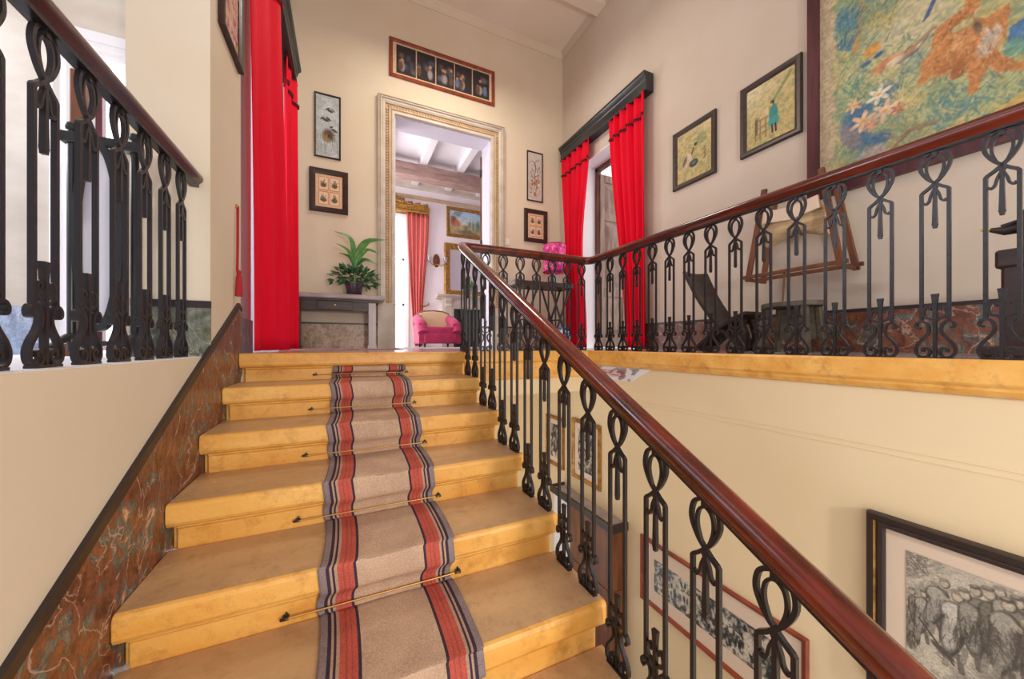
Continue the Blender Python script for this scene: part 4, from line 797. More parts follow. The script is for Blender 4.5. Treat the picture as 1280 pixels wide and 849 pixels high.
# tray table with crossed legs
t = thing('tray_table', 'dark tray table on crossed legs in the back right corner', 'table', (2.72, 4.86, 0))
x0, x1, y0, y1, zz = 2.22, 3.20, 4.68, 5.04, 0.935
obj('tray', MB().box(x0, y0, zz, x1, y1, zz+0.022).box(x0-0.005, y0-0.012, zz-0.01, x1+0.005, y0+0.008, zz+0.06).box(x0-0.005, y1-0.008, zz-0.01, x1+0.005, y1+0.012, zz+0.06).box(x0-0.012, y0-0.012, zz-0.01, x0+0.008, y1+0.012, zz+0.06).box(x1-0.008, y0-0.012, zz-0.01, x1+0.012, y1+0.012, zz+0.06), M['darkwood'], t, bevel=0.006)
for xx0, xx1 in ((2.27, 2.60), (2.84, 3.17)):
    for yy in (4.72, 5.0):
        for s in (0, 1):
            a, b = (xx0, xx1) if s else (xx1, xx0); m_ = (xx0+xx1)/2
            obj('leg', MB().sweep(crom([(a, yy+0.012*s, zz-0.005), (a+(m_-a)*.55, yy+0.012*s, zz*.72), (m_+(b-m_)*.1, yy+0.012*s, zz*.45), (m_+(b-m_)*.65, yy+0.012*s, zz*.2), (b, yy+0.012*s, 0.0)], 4), [(-.012, -.016), (.012, -.016), (.012, .016), (-.012, .016)], up=(0, 1, 0)), M['blackwood'], t, bevel=0.003)
    obj('crossbar', MB().tube([((xx0+xx1)/2, 4.70, zz*.47), ((xx0+xx1)/2, 5.03, zz*.47)], .011, 8), M['blackwood'], t)
obj('stretcher', MB().tube([(2.435, 4.86, zz*.47), (3.005, 4.86, zz*.47)], .011, 8), M['blackwood'], t)
lx, ly, lz = 2.98, 4.86, zz+0.0225
t = thing('table_lamp', 'table lamp with pink floral drum shade on the dark tray table', 'lamp', (lx, ly, lz))
obj('base', MB().lathe([(0.055, 0), (0.055, 0.015), (0.03, 0.03), (0.05, 0.07), (0.062, 0.11), (0.05, 0.16), (0.02, 0.19), (0.014, 0.22)], (lx, ly, lz), 24), M['glassgrey'], t, smooth=40)
obj('stem', MB().lathe([(0.01, 0.21), (0.01, 0.36), (0.004, 0.42)], (lx, ly, lz), 12), M['brass'], t, smooth=40)
sh = bpy.data.materials.new('pink floral shade'); sh.use_nodes = True; nt = sh.node_tree; N = nt.nodes.new; L = nt.links.new; bs = nt.nodes['Principled BSDF']
tc = N('ShaderNodeTexCoord'); v = N('ShaderNodeTexNoise'); v.inputs['Scale'].default_value = 9; v.inputs['Detail'].default_value = 2; v.inputs['Distortion'].default_value = 2.2
rp = N('ShaderNodeValToRGB'); e = rp.color_ramp.elements
while len(e) < 5: e.new(.5)
for i, (p_, c_) in enumerate(((.30, S(112, 44, 150)), (.42, S(206, 30, 110)), (.52, S(226, 60, 140)), (.60, S(236, 150, 190)), (.68, S(214, 26, 100)))): e[i].position = p_; e[i].color = c_
L(tc.outputs['Object'], v.inputs['Vector']); L(v.outputs['Fac'], rp.inputs['Fac']); L(rp.outputs['Color'], bs.inputs['Base Color']); bs.inputs['Roughness'].default_value = .8
mb = MB(); vs = []; n_ = 40
for r_, z_ in ((0.165, 0.235), (0.172, 0.235), (0.178, 0.66), (0.171, 0.66)):
    for k in range(n_): vs.append((lx+r_*math.cos(2*math.pi*k/n_), ly+r_*math.sin(2*math.pi*k/n_), lz+z_))
mb.add(vs, [(j*n_+k, j*n_+(k+1) % n_, ((j+1) % 4)*n_+(k+1) % n_, ((j+1) % 4)*n_+k) for j in range(4) for k in range(n_)])
s_ = obj('lamp_shade', mb, sh, t, smooth=40)
rg = MB()
for z_ in (0.237, 0.658): rg.tube([(lx+.1765*math.cos(a), ly+.1765*math.sin(a), lz+z_) for a in np.linspace(0, 2*math.pi, 40)], .005, 6)
obj('shade_rim', rg, M['braid'], s_)
obj('shade_spider', MB().beam((lx-.17, ly, lz+.42), (lx+.17, ly, lz+.42), .005, .005).beam((lx, ly-.17, lz+.42), (lx, ly+.17, lz+.42), .005, .005), M['brass'], t)
tag(obj('jar', MB().lathe([(0.05, 0), (0.085, 0.02), (0.11, 0.1), (0.115, 0.18), (0.09, 0.25), (0.06, 0.28), (0.07, 0.31), (0.055, 0.31), (0.05, 0.28)], (2.90, 4.50, 0.0), 28), M['bluepot'], smooth=40), 'blue and white glazed jar on the floor by the tray table', 'jar')
# ================================================================== GALLERY OBJECTS BY THE RIGHT WALL
def slab(path_pts, width, thick, axis=(0, 1, 0), n=1): return MB().sweep(path_pts, [(-width/2, -thick/2), (width/2, -thick/2), (width/2, thick/2), (-width/2, thick/2)], up=axis)
# chair of two crossed planks
t = thing('plank_chair', 'low dark chair of two crossed planks leaning back by the right wall', 'chair', (3.02, 2.0, 0))
bk = MB()
c0, c1 = Vector((3.02, 1.88, 0.02)), Vector((3.06, 2.42, 0.74)); ax = Vector((1, 0, 0)); d = (c1-c0).normalized(); nrm = ax.cross(d).normalized()
vs = []; fs = []; m_ = 9
for i in range(13):
    f = i/12; p = c0.lerp(c1, f)+nrm*(0.05*math.sin(math.pi*f)*-1); wd = 0.125+0.035*f
    for j in range(m_):
        a = (j/(m_-1)-.5)*2; vs.append(p+ax*wd*a+nrm*(0.025*a*a))
k0 = len(vs)
vs += [v_-nrm*0.028 for v_ in vs]
for i in range(12):
    for j in range(m_-1): q = i*m_+j; fs += [(q, q+1, q+m_+1, q+m_), (k0+q, k0+q+m_, k0+q+m_+1, k0+q+1)]
for i in range(12): fs += [(i*m_, (i+1)*m_, k0+(i+1)*m_, k0+i*m_), (i*m_+m_-1, k0+i*m_+m_-1, k0+(i+1)*m_+m_-1, (i+1)*m_+m_-1)]
for j in range(m_-1): fs += [(j, k0+j, k0+j+1, j+1), (12*m_+j, 12*m_+j+1, k0+12*m_+j+1, k0+12*m_+j)]
obj('backrest', bk.add(vs, fs), M['blackwood'], t, smooth=40)
obj('seat', slab([(3.02, 2.27, 0.03), (3.02, 2.10, 0.17), (3.02, 1.95, 0.26), (3.02, 1.82, 0.31)], 0.27, 0.035, axis=(0, 0, 1)), M['darkwood'], t, bevel=0.008)
obj('seat_foot', slab([(3.02, 2.30, 0.0), (3.02, 2.18, 0.10)], 0.14, 0.04, axis=(0, 0, 1)), M['darkwood'], t, bevel=0.006)
for x in (2.955, 3.085): obj('leg', slab([(x, 1.90, 0.27), (x, 1.86, 0.14), (x, 1.87, 0.0)], 0.035, 0.05, axis=(1, 0, 0)), M['darkwood'], t, bevel=0.005)
# stool
t = thing('stool', 'old greenish wooden stool with a half round seat beside the plank chair', 'stool', (3.05, 1.58, 0))
mb = MB(); P = [(3.05+0.15*math.cos(a), 1.58+0.20*math.sin(a)) for a in np.linspace(0, 2*math.pi, 30)[:-1]]
obj('seat', MB().prism(P, 0.335, 0.372, 'z'), M['greenwood'], t, bevel=0.006)
for dx, dy in ((-.09, -.13), (-.09, .13), (.09, -.13), (.09, .13)):
    obj('leg', slab([(3.05+dx*1.25, 1.58+dy*1.2, 0.0), (3.05+dx, 1.58+dy, 0.336)], 0.05, 0.035, axis=(0, 1, 0)), M['greenwood'], t, bevel=0.006)
obj('side_board', MB().prism([(1.46, 0.10), (1.70, 0.10), (1.69, 0.335), (1.47, 0.335)], 3.12, 3.135), M['greenwood'], t)
# hanging wooden saddle frame with woven body
t = thing('hanging_frame', 'brown wooden trapezoid frame with a woven straw body hanging on the right wall', 'wall hanging', (3.40, 1.66, 0.60))
xa, xb = 3.20, 3.385
for x, w_ in ((xa, 0.0), (xb, 0.0)):
    obj('leg', slab([(x-.03*(x == xa), 1.98, 0.60), (x+.02*(x == xa), 1.87, 1.37)], 0.04, 0.028, axis=(1, 0, 0)), M['brownwood'], t, bevel=0.004)
    obj('leg', slab([(x-.03*(x == xa), 1.33, 0.60), (x+.02*(x == xa), 1.47, 1.37)], 0.04, 0.028, axis=(1, 0, 0)), M['brownwood'], t, bevel=0.004)
    obj('bottom_rail', MB().beam((x-.03*(x == xa), 2.02, 0.64), (x-.03*(x == xa), 1.29, 0.64), 0.022, 0.03), M['brownwood'], t, bevel=0.003)
    obj('top_rail', MB().beam((x+.02*(x == xa), 1.92, 1.31), (x+.02*(x == xa), 1.42, 1.31), 0.022, 0.03), M['brownwood'], t, bevel=0.003)
for y in (1.975, 1.335): obj('end_rail', MB().beam((xa-.03, y, 0.615), (xb+0.03, y, 0.615), 0.022, 0.028), M['brownwood'], t, bevel=0.003)
mb = MB(); vs = []; n_ = 24
for i in range(15):
    f = i/14; y = 1.90-0.44*f; b = 0.10*math.sin(math.pi*f)**0.6
    for k in range(n_):
        a = 2*math.pi*k/n_; vs.append((3.31+0.085*math.cos(a)*(.4+.6*math.sin(math.pi*min(max(f, .06), .94))**.4), y, 1.03+(0.11+0.03*math.cos(2*math.pi*f))*math.sin(a)))
mb.add(vs, [(i*n_+k, i*n_+(k+1) % n_, (i+1)*n_+(k+1) % n_, (i+1)*n_+k) for i in range(14) for k in range(n_)]+[tuple(range(n_)), tuple(range(14*n_, 15*n_))])
obj('woven_body', mb, M['straw'], t, smooth=60)
obj('cloth_band', MB().sweep([(3.215, 1.88, 1.13), (3.215, 1.68, 1.10), (3.215, 1.48, 1.13)], [(-.01, -.05), (.01, -.05), (.01, .05), (-.01, .05)]), M['mat_card'], t)
obj('hook', MB().tube([(XR-0.001, 1.76, 1.33), (3.43, 1.76, 1.33), (3.385, 1.76, 1.315)], .008, 8), M['iron'], t)
obj('rod', MB().tube([(3.19, 1.70, 0.66), (3.16, 1.70, 0.373)], .007, 8), M['brownwood'], t)
# dark carved stand at the right edge
t = thing('wooden_stand', 'dark wooden stand with a yellow tipped spout at the right edge of the gallery', 'stand', (2.80, 0.42, 0))
obj('post', MB().box(2.70, 0.30, 0, 2.90, 0.555, 0.47).box(2.69, 0.29, 0.40, 2.91, 0.57, 0.485).box(2.74, 0.33, 0.485, 2.86, 0.52, 0.66), M['darkwood'], t, bevel=0.012)
obj('foot', MB().box(2.62, 0.25, 0, 2.98, 0.60, 0.05), M['darkwood'], t, bevel=0.008)
obj('plank', MB().box(2.72, -0.55, 0.33, 2.88, 0.30, 0.37), M['darkwood'], t, bevel=0.006)
s_ = obj('spout', MB().tube([(2.80, 0.52, 0.59), (2.79, 0.56, 0.585), (2.785, 0.60, 0.60)], 0.02, 10, scale=[1.2, 1, .5]).tube([(2.80, 0.52, 0.62), (2.79, 0.57, 0.605)], .012, 8), M['blackwood'], t, smooth=50)
obj('tip', MB().lathe([(0.004, 0), (0.011, 0.012), (0.009, 0.026), (0.001, 0.034)], n=10).xf(Matrix.Translation((2.785, 0.598, 0.60)) @ Matrix.Rotation(-1.3, 4, 'X')), M['yellow'], s_, smooth=50)
# ================================================================== DOWN IN THE STAIRWELL
t = thing('cabinet', 'stairwell cabinet with black rimmed shelf top and brown side, far below', 'cabinet', (2.04, 2.78, -3.0))
z = -1.44
obj('top', MB().box(1.965, 2.32, z-0.03, 2.125, 3.26, z), M['greytop'], t)
obj('rim', MB().box(1.95, 2.30, z-0.045, 1.972, 3.28, z+0.025).box(1.972, 2.30, z-0.045, 2.125, 2.325, z+0.025).box(1.972, 3.255, z-0.045, 2.125, 3.28, z+0.025), M['blackline'], t, bevel=0.004)
obj('body', MB().box(1.985, 2.95, -3.0, 2.125, 3.24, z-0.03), M['white'], t)
obj('side_panel', MB().box(1.985, 2.36, -3.0, 2.125, 2.95, z-0.032).box(1.975, 2.35, -2.06, 2.125, 2.96, -2.0), M['brownwood'], t, bevel=0.004)
# ================================================================== ROOM BEHIND THE LEFT BALUSTRADE
struct('floor_left', MB().box(-3.2, -0.9, -0.06, -0.92, 2.25, -0.001).box(-0.92, -0.9, -0.004, XL-0.01, 2.25, -0.001).box(-3.2, 2.25, -0.06, -0.92, 3.0, -0.001), M['white'])
mb = MB().box(-3.2, 3.0, -0.1, -1.44, 3.12, 3.2).box(-1.44, 3.0, 1.75, -0.92, 3.12, 3.2).box(-1.13, 3.0, -0.1, -0.92, 3.12, 1.75)
struct('wall_left_room', mb, M['frame_stone'])
struct('wall_left_far', MB().box(-3.32, -0.9, -0.1, -3.2, 3.12, 3.2), M['lav'])
struct('baseboard_left_room', MB().box(-3.2, 2.986, 0, -1.54, 2.999, 0.27), M['marble_blue'])
w1 = struct('window_1', surround(Wall('back', 3.0), -1.44, -1.13, 1.75, [(0, 0), (0, 0.04), (0.02, 0.045), (0.06, 0.03), (0.075, 0.045), (0.09, 0.04), (0.09, 0)]), M['white'])
obj('pane', MB().box(-1.44, 3.06, 0.0, -1.13, 3.08, 1.75), M['glow'], w1)
obj('cornice', MB().box(-1.60, 2.95, 1.84, -0.93, 3.0, 1.90).box(-1.58, 2.965, 1.80, -0.93, 3.0, 1.84), M['white'], w1, bevel=0.004)
lf = obj('shutter', MB().box(-1.435, 3.002, 0.02, -1.41, 3.04, 1.7).box(-1.36, 3.002, 0.02, -1.33, 3.04, 1.7).box(-1.41, 3.005, 0.02, -1.36, 3.04, 0.35).box(-1.41, 3.005, 0.62, -1.36, 3.04, 0.72).box(-1.41, 3.005, 1.6, -1.36, 3.04, 1.7), M['purplewood'], w1)
obj('panel', MB().box(-1.41, 3.012, 0.35, -1.36, 3.03, 1.65), M['white'], lf)
struct('wall_left_light_block', MB().box(-3.32, -1.0, -0.1, -0.92, -0.9, 3.3), M['lav'])  # unseen wall added to cut the light reaching the left wall
struct('ceiling_left', MB().box(-3.32, -0.9, 3.2, -0.92, 3.12, 3.3), M['ceiling'])
t = thing('wooden_post', 'brown wooden post standing behind the left balustrade', 'post', (-1.24, 2.55, 0))
obj('shaft', MB().box(-1.235, 2.52, 0, -1.19, 2.58, 1.42), M['brownwood'], t, bevel=0.006)
obj('foot', MB().box(-1.26, 2.50, 0, -1.17, 2.60, 0.06).box(-1.245, 2.51, 0.06, -1.18, 2.59, 0.09), M['brownwood'], t, bevel=0.005)
t = thing('standing_mirror', 'black framed oval mirror on a stand behind the left balustrade', 'mirror', (-0.90, 1.98, 0))
cx, cyy, cz = -0.885, 1.98, 0.48
ring = [(cx+0.062*math.cos(a), cyy, cz+0.36*math.sin(a)) for a in np.linspace(0, 2*math.pi, 49)[:-1]]
obj('frame', MB().sweep(ring, [(-.012, -.016), (.012, -.016), (.012, .016), (-.012, .016)], closed=True, up=(0, 1, 0)), M['black'], t, smooth=40)
obj('glass', MB().prism([(cx+0.056*math.cos(a), cz+0.35*math.sin(a)) for a in np.linspace(0, 2*math.pi, 41)[:-1]], cyy-0.004, cyy+0.004, 'y'), M['lav'], t)
for s in (-1, 1): obj('post', MB().tube([(cx+s*0.092, cyy+.03, 0.03), (cx+s*0.092, cyy+.03, 0.90)], .013, 8).ball((cx+s*0.092, cyy+.03, 0.91), .02), M['black'], t, smooth=50)
obj('top_bar', MB().box(cx-0.12, cyy+0.005, 0.845, cx+0.115, cyy+0.055, 0.885), M['black'], t, bevel=0.005)
for s in (-1, 1): obj('foot', MB().tube(crom([(cx+s*.092, cyy+.20, 0.015), (cx+s*.092, cyy+.1, 0.05), (cx+s*.092, cyy+.03, 0.09), (cx+s*.092, cyy-.05, 0.06), (cx+s*.092, cyy-.14, 0.015)], 4), .013, 8), M['black'], t, smooth=50)
obj('brace', MB().beam((cx-.092, cyy+.03, 0.06), (cx+.092, cyy+.03, 0.06), .015, .02), M['black'], t)
# ================================================================== ROOM SEEN THROUGH THE LEFT CURTAINED OPENING
struct('wall_side_room', MB().box(-2.6, 3.13, -0.1, -2.5, YB, 3.4).box(-2.5, YB, -0.1, -0.92, YB+0.1, 3.4), M['lav'])
struct('floor_side_room', MB().box(-2.5, 3.13, -0.06, -0.92, YB, -0.001), M['floor'])
# ================================================================== DRAWING ROOM BEYOND THE BACK DOORWAY
YF, YN, ZF = 9.0, YB+0.35, 4.10
struct('floor_drawing_room', MB().box(-1.5, YN, -0.06, 5.2, YF+0.3, -0.001), M['floor'])
struct('wall_drawing_back', MB().box(-1.5, YF, -0.1, 0.45, YF+0.2, ZF).box(1.30, YF, -0.1, 5.2, YF+0.2, ZF).box(0.45, YF, 3.12, 1.30, YF+0.2, ZF), M['pinkwall'])
struct('wall_drawing_left', MB().box(-1.7, YN, -0.1, -1.5, YF+0.2, ZF), M['pinkwall'])
struct('wall_drawing_right', MB().box(5.2, YN, -0.1, 5.4, YF+0.2, ZF), M['pinkwall'])
struct('wall_drawing_near', MB().box(-1.5, YN-0.001, -0.1, 0.634, YN+0.02, ZF).box(2.113, YN-0.001, -0.1, 5.2, YN+0.02, ZF).box(0.634, YN-0.001, 3.35, 2.113, YN+0.02, ZF), M['pinkwall'])
struct('ceiling_drawing', MB().box(-1.7, YN, ZF, 5.4, YF+0.2, ZF+0.1), M['white'])
mb = MB()
for i in range(8): mb.box(-1.0+i*0.82, YN+0.02, ZF-0.16, -0.86+i*0.82, YF, ZF)
struct('ceiling_joists', mb, M['white'])
struct('ceiling_main_beam', MB().box(-1.5, 7.85, 3.67, 5.2, 8.15, 3.935).box(-1.5, 7.83, 3.79, 5.2, 8.17, 3.82), M['beam'], bevel=0.01)
struct('trim_11', MB().prism([(YF, ZF), (YF-0.16, ZF), (YF-0.13, ZF-0.08), (YF-0.05, ZF-0.12), (YF-0.04, ZF-0.22), (YF, ZF-0.24)], -1.5, 5.2), M['frame_stone'])
struct('trim_12', MB().prism([(YF, 3.62), (YF-0.03, 3.62), (YF-0.04, 3.66), (YF-0.03, 3.70), (YF, 3.71)], -1.5, 5.2), M['frame_tan'])
w2 = struct('window_2', surround(Wall('back', YF), 0.45, 1.30, 3.12, [(0, 0), (0, 0.03), (0.08, 0.04), (0.1, 0.02), (0.1, 0)]), M['white'])
obj('pane', MB().box(0.45, YF+0.08, 0.0, 1.30, YF+0.1, 3.12), M['glow'], w2)
obj('glazing_bar', MB().box(0.85, YF+0.05, 0, 0.90, YF+0.08, 3.12).box(0.45, YF+0.05, 1.0, 1.3, YF+0.08, 1.05).box(0.45, YF+0.05, 2.1, 1.3, YF+0.08, 2.15).box(0.45, YF+0.05, 0, 0.5, YF+0.08, 3.12).box(1.25, YF+0.05, 0, 1.3, YF+0.08, 3.12), M['white'], w2)
WF = Wall('back', YF)
# striped curtain under a gilded pelmet
sm = bpy.data.materials.new('striped damask'); sm.use_nodes = True; nt = sm.node_tree; N = nt.nodes.new; L = nt.links.new; bs = nt.nodes['Principled BSDF']
at_ = N('ShaderNodeAttribute'); at_.attribute_name = 'across'; mt_ = N('ShaderNodeMath'); mt_.operation = 'MULTIPLY'; mt_.inputs[1].default_value = 5.0; fr = N('ShaderNodeMath'); fr.operation = 'FRACT'
rp = N('ShaderNodeValToRGB'); rp.color_ramp.interpolation = 'CONSTANT'; e = rp.color_ramp.elements
while len(e) < 5: e.new(.5)
for i, (p_, c_) in enumerate(((0, S(212, 96, 96)), (.40, S(236, 200, 150)), (.50, S(224, 138, 124)), (.64, S(242, 214, 176)), (.74, S(206, 84, 88)))): e[i].position = p_; e[i].color = c_
L(at_.outputs['Fac'], mt_.inputs[0]); L(mt_.outputs[0], fr.inputs[0]); L(fr.outputs[0], rp.inputs['Fac']); L(rp.outputs['Color'], bs.inputs['Base Color']); bs.inputs['Roughness'].default_value = .7
t = thing('curtain', 'pink and gold striped curtain by the window in the far room', 'curtain', (1.6, YF-0.1, 0))
mb = MB(); vs = []; ac = []; nx, nz = 80, 24
pA = onY(508, 275, YF-.1).x; pB = onY(535, 275, YF-.1).x
for i in range(nz+1):
    v_ = i/nz
    for j in range(nx+1):
        s_ = j/nx; xl = pA+0.20*v_**1.6; xr = pB-0.16*math.sin(math.pi*min(1, v_*1.15)/2)**2+0.02
        vs.append((xl+(xr-xl)*s_, YF-0.12-0.035*math.sin(2*math.pi*5*s_+.4)-0.012*math.sin(9*s_+4*v_), 3.216-3.196*v_)); ac.append(s_)
mb.add(vs, [(i*(nx+1)+j, i*(nx+1)+j+1, (i+1)*(nx+1)+j+1, (i+1)*(nx+1)+j) for i in range(nz) for j in range(nx)])
c_ = obj('cloth', mb, sm, t, smooth=80, solid=0.004); a_ = c_.data.attributes.new('across', 'FLOAT', 'POINT'); a_.data.foreach_set('value', ac)
obj('tieback', MB().tube([(1.62, YF-.20, 1.02), (1.72, YF-.19, 0.98), (1.84, YF-.15, 1.03), (1.86, YF-.06, 1.08)], .018, 8), M['gilt'], t, smooth=60)
t = thing('gilded_pelmet', 'carved gilded pelmet over the striped curtain in the far room', 'pelmet', (1.2, YF, 3.2))
xr_ = onY(537, 272, YF-.2).x
obj('cornice', MB().prism([(YF-0.001, 3.22), (YF-.20, 3.22), (YF-.21, 3.26), (YF-.19, 3.29), (YF-.22, 3.34), (YF-.24, 3.38), (YF-.001, 3.38)], 0.2, xr_), M['gilt'], t, bevel=0.006)
cr = MB()
for i in range(26):
    f = i/25; x = 0.25+f*(xr_-0.32); hgt = 0.05+0.16*math.exp(-((x-0.95)/.28)**2)+0.03*math.sin(i*2.1)
    cr.ball((x, YF-.2, 3.38+hgt*.5), 0.045, 8, sz=max(.6, hgt*10)); cr.tube(crom([(x-.05, YF-.21, 3.37), (x-.03, YF-.23, 3.38+hgt*.7), (x+.01, YF-.22, 3.38+hgt), (x+.03, YF-.2, 3.38+hgt*.6)], 3), .013, 6)
obj('crest', cr, M['gilt'], t, smooth=60)
# painting and gilt mirror over the fireplace
def p_land(W, H, res):
    c = Cv(W, H, res, (206, 206, 200)); c.mixin(np.clip((c.Y/H-.45)*3, 0, 1), (176, 206, 222)); c.mixin(np.clip((.5-c.Y/H)*4, 0, 1), (178, 158, 112)); n = fbm(c.h, c.w, 16, 4, 90)
    for (x, y, a, b, col) in ((.12, .55, .14, .3, (164, 96, 74)), (.24, .45, .12, .2, (176, 122, 84)), (.6, .45, .07, .22, (132, 148, 122)), (.72, .42, .06, .28, (120, 138, 120)), (.86, .45, .1, .3, (112, 128, 112)), (.48, .35, .16, .1, (160, 150, 104)), (.5, .12, .4, .1, (126, 128, 108))): c.ell(x*W, y*H, a*W, b*H, col, 0, .6)
    c.mixin((n > .58)*.4, (96, 86, 66)); return c.grain(.12, 3, 91)
picture(WF, WF.rect([(558, 258.2), (606, 265.6), (606, 300.5), (558, 296)]), 0.08, 0.05, M['gilt'], p_land, 70, 'gilt framed landscape painting above the gold mirror in the far room')
ml, mb_, mw, mh = WF.rect([(555, 304.5), (612, 310), (612, 373), (555, 370)])
t = thing('wall_mirror', 'large gold framed mirror above the mantelpiece in the far room', 'mirror', (ml+mw/2, YF, mb_))
obj('frame', frame_mb(WF, ml, mb_, mw, mh, 0.15, 0.07), M['gilt'], t, smooth=30)
obj('glass', MB().box(ml+.1, YF-.03, mb_+.1, ml+mw-.1, YF-.005, mb_+mh-.1), M['mirror'], t)
t = thing('wall_sconce', 'small brown oval wall sconce with clear glass arms in the far room', 'sconce', WF.at(2.2, 1.9))
sx, sz = onY(545.5, 326, YF).x, onY(545.5, 326, YF).z
obj('backplate', MB().lathe([(0.001, -0.02), (0.09, -0.02), (0.075, 0.012), (0.001, 0.02)], n=20, sy=1.9).xf(Matrix.Translation((sx, YF-.022, sz)) @ Matrix.Rotation(math.pi/2, 4, 'X')), M['brownwood'], t, smooth=40)
for s in (-1, 1):
    a_ = obj('arm', MB().tube(crom([(sx, YF-.04, sz-.1), (sx+s*.1, YF-.1, sz-.14), (sx+s*.2, YF-.12, sz-.06)], 4), .012, 8), M['brass'], t, smooth=60)
    obj('glass_cup', MB().lathe([(0.02, 0), (0.05, 0.05), (0.055, 0.13), (0.05, 0.13), (0.04, 0.05)], (sx+s*.2, YF-.12, sz-.06), 16), M['glass'], a_, smooth=40)
# fireplace
fx0 = onY(553, 400, YF-.2).x; fx1 = fx0+1.75; zm = 1.30
t = thing('fireplace', 'pale stone fireplace with a mantel shelf in the far room', 'fireplace', ((fx0+fx1)/2, YF, 0))
obj('mantel_shelf', MB().prism([(YF-.001, zm-.10), (YF-.20, zm-.10), (YF-.22, zm-.06), (YF-.27, zm-.05), (YF-.30, zm-.02), (YF-.30, zm), (YF-.001, zm)], fx0-.14, fx1+.14), M['frame_stone'], t, bevel=0.004)
for x in (fx0, fx1-.30):
    j = obj('jamb', MB().box(x, YF-.18, 0, x+.30, YF-.001, zm-.10).box(x-.02, YF-.2, 0, x+.32, YF-.001, .14).box(x+.05, YF-.195, .2, x+.25, YF-.18, zm-.42), M['frame_stone'], t, bevel=0.005)
    obj('bracket', MB().prism([(YF-.18, zm-.10), (YF-.25, zm-.10), (YF-.25, zm-.14), (YF-.20, zm-.22), (YF-.22, zm-.28), (YF-.18, zm-.36)], x+.07, x+.23), M['frame_stone'], j)
obj('frieze', MB().box(fx0+.30, YF-.17, zm-.34, fx1-.30, YF-.001, zm-.10).box(fx0+.6, YF-.185, zm-.30, fx1-.6, YF-.17, zm-.15), M['frame_stone'], t, bevel=0.004)
obj('firebox', MB().box(fx0+.30, YF-.05, 0, fx1-.30, YF-.01, zm-.34).box(fx0+.30, YF-.16, 0, fx0+.42, YF-.05, zm-.34), M['black'], t)
gx = onY(588, 360, YF-.15).x
t = thing('mantel_plant', 'small green plant in a glass on the far mantel shelf', 'plant', (gx, YF-.15, zm+.0005))
obj('vase', MB().lathe([(0.05, 0), (0.06, 0.02), (0.05, 0.16), (0.06, 0.2), (0.05, 0.2), (0.045, 0.16)], (gx, YF-.15, zm+.0005), 16), M['glass'], t, smooth=40)
mb = MB()
for k in range(46):
    a = random.uniform(0, 6.28); e_ = random.uniform(.1, 1.4); d = Vector((math.cos(a)*math.cos(e_), .6*math.sin(a)*math.cos(e_), math.sin(e_))); p = Vector((gx, YF-.15, zm+.17)); L_ = random.uniform(.12, .26); sd = d.cross(Vector((.1, -.7, .7))).normalized()
    mb.add([p+d*L_*.4, p+d*L_*.75+sd*.03, p+d*L_, p+d*L_*.75-sd*.03], [(0, 1, 2, 3)])
tag(obj('foliage', mb, M['leaf'], t), kind='stuff')
# pink armchair
ax_, ay = onY(546, 420, 7.9).x, 7.9
t = thing('armchair', 'magenta velvet armchair with a cream back in the far room', 'armchair', (ax_, ay, 0))
def rbox(name, x0, y0, z0, x1, y1, z1, m, bv, p=t):
    o = obj(name, MB().box(ax_+x0, ay+y0, z0, ax_+x1, ay+y1, z1), m, p); b = o.modifiers.new('round', 'BEVEL'); b.width = bv; b.segments = 4; o.data.polygons.foreach_set('use_smooth', [True]*6); return o
rbox('seat', -.30, -.36, .20, .30, .28, .44, M['magenta'], .05)
rbox('front_panel', -.34, -.37, .08, .36, -.30, .30, M['magenta'], .03)
for s in (-1, 1):
    o = obj('arm', MB().sweep(crom([(ax_+s*.36, ay-.34, .30), (ax_+s*.37, ay-.2, .48), (ax_+s*.38, ay+.05, .56), (ax_+s*.36, ay+.30, .64)], 4), [(.11*math.cos(a), .10*math.sin(a)) for a in np.linspace(0, 2*math.pi, 13)[:-1]]).box(ax_+s*.36-.085, ay-.33, .08, ax_+s*.36+.085, ay+.3, .5), M['magenta'], t, smooth=50)
mb = MB(); P = [(-.36, .38), (-.37, .62), (-.33, .76), (-.2, .80), (0, .815), (.2, .80), (.33, .76), (.37, .62), (.36, .38)]
mb.prism([(ax_+a, b) for a, b in P], ay+.26, ay+.36, 'y'); obj('backrest', mb, M['gold_cane'], t, bevel=0.02)
fr_ = MB().tube([(ax_+a, ay+.30, b) for a, b in P], .028, 8); obj('back_frame', fr_, M['brownwood'], t, smooth=60)
for x in (-.32, .32):
    for y in (-.30, .28): obj('leg', MB().lathe([(0.018, 0), (0.022, .03), (0.03, .10)], (ax_+x, ay+y, 0), 10), M['darkwood'], t, smooth=40)

tag(obj('rug', MB().box(-0.55, 3.9, 0.0006, 0.55, 4.7, 0.010), mat('pinkish rug wool', S(176, 120, 112), 0.9, col2=S(150, 96, 92), scale=(9, 9, 9)), bevel=0.003), 'thin pinkish rug on the landing floor in front of the console table', 'rug')
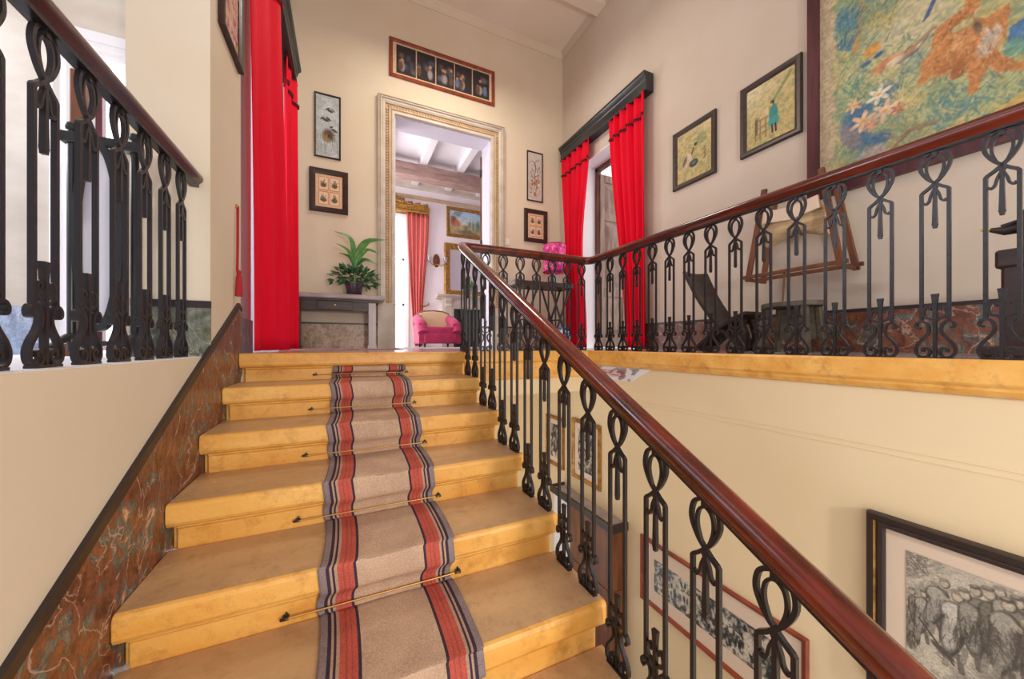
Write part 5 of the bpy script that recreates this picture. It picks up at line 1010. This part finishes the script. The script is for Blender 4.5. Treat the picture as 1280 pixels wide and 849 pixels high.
# ------------------------------------------------------------------ light, world, camera
w = bpy.data.worlds.new('world'); bpy.context.scene.world = w; w.use_nodes = True
w.node_tree.nodes['Background'].inputs[0].default_value = (0.96, 0.97, 1.0, 1); w.node_tree.nodes['Background'].inputs[1].default_value = 1.35
def area(name, loc, to, size, power, col=(1, 1, 1), sy=None):
    l = bpy.data.lights.new(name, 'AREA'); l.energy = power; l.color = col; l.size = size
    if sy: l.shape = 'RECTANGLE'; l.size_y = sy
    o = bpy.data.objects.new(name, l); C.objects.link(o); o.location = loc
    o.rotation_euler = (Vector(to)-Vector(loc)).to_track_quat('-Z', 'Y').to_euler(); return o
area('stairwell_lamp', (1.2, -2.5, 0.42), (1.8, 3, 0.3), 0.2, 56, (1, 0.93, 0.82))
area('drawing_room_daylight', (-1.35, 8.0, 1.9), (4, 8.0, 2.2), 2.6, 130, (1, 0.97, 0.98))
area('left_room_daylight', (-3.0, 1.2, 1.6), (-0.7, 1.6, 0.6), 1.6, 18, (0.84, 0.9, 1))
area('left_room_fill', (-2.5, 2.75, 1.7), (-0.9, 0.8, 0.0), 1.0, 34, (0.8, 0.87, 1))  # added second fill for sill and ironwork; no window at this spot
area('side_room_daylight', (-2.3, 4.0, 1.8), (0, 4.0, 1.4), 1.4, 25, (0.92, 0.94, 1))
area('landing_fill', (1.3, 4.0, 4.3), (1.3, 4.1, 0), 0.9, 42, (1, 0.9, 0.74))  # added fill for the back of the landing; no lantern known there
cam = bpy.data.cameras.new('camera'); co = bpy.data.objects.new('camera', cam); C.objects.link(co)
co.location = (0, 0, EYE); co.rotation_euler = (math.pi/2, 0, -YAW); cam.sensor_width = 36; cam.lens = F_PX/1280*36
cam.shift_y = (HZ-424.5)/1280; cam.clip_start = 0.02
sc = bpy.context.scene; sc.camera = co
sc.view_settings.view_transform = 'Standard'; sc.view_settings.look = 'None'; sc.view_settings.gamma = 1; sc.view_settings.use_curve_mapping = False
sc.view_settings.exposure = 0.39
sc.cycles.max_bounces = 10; sc.cycles.diffuse_bounces = 6
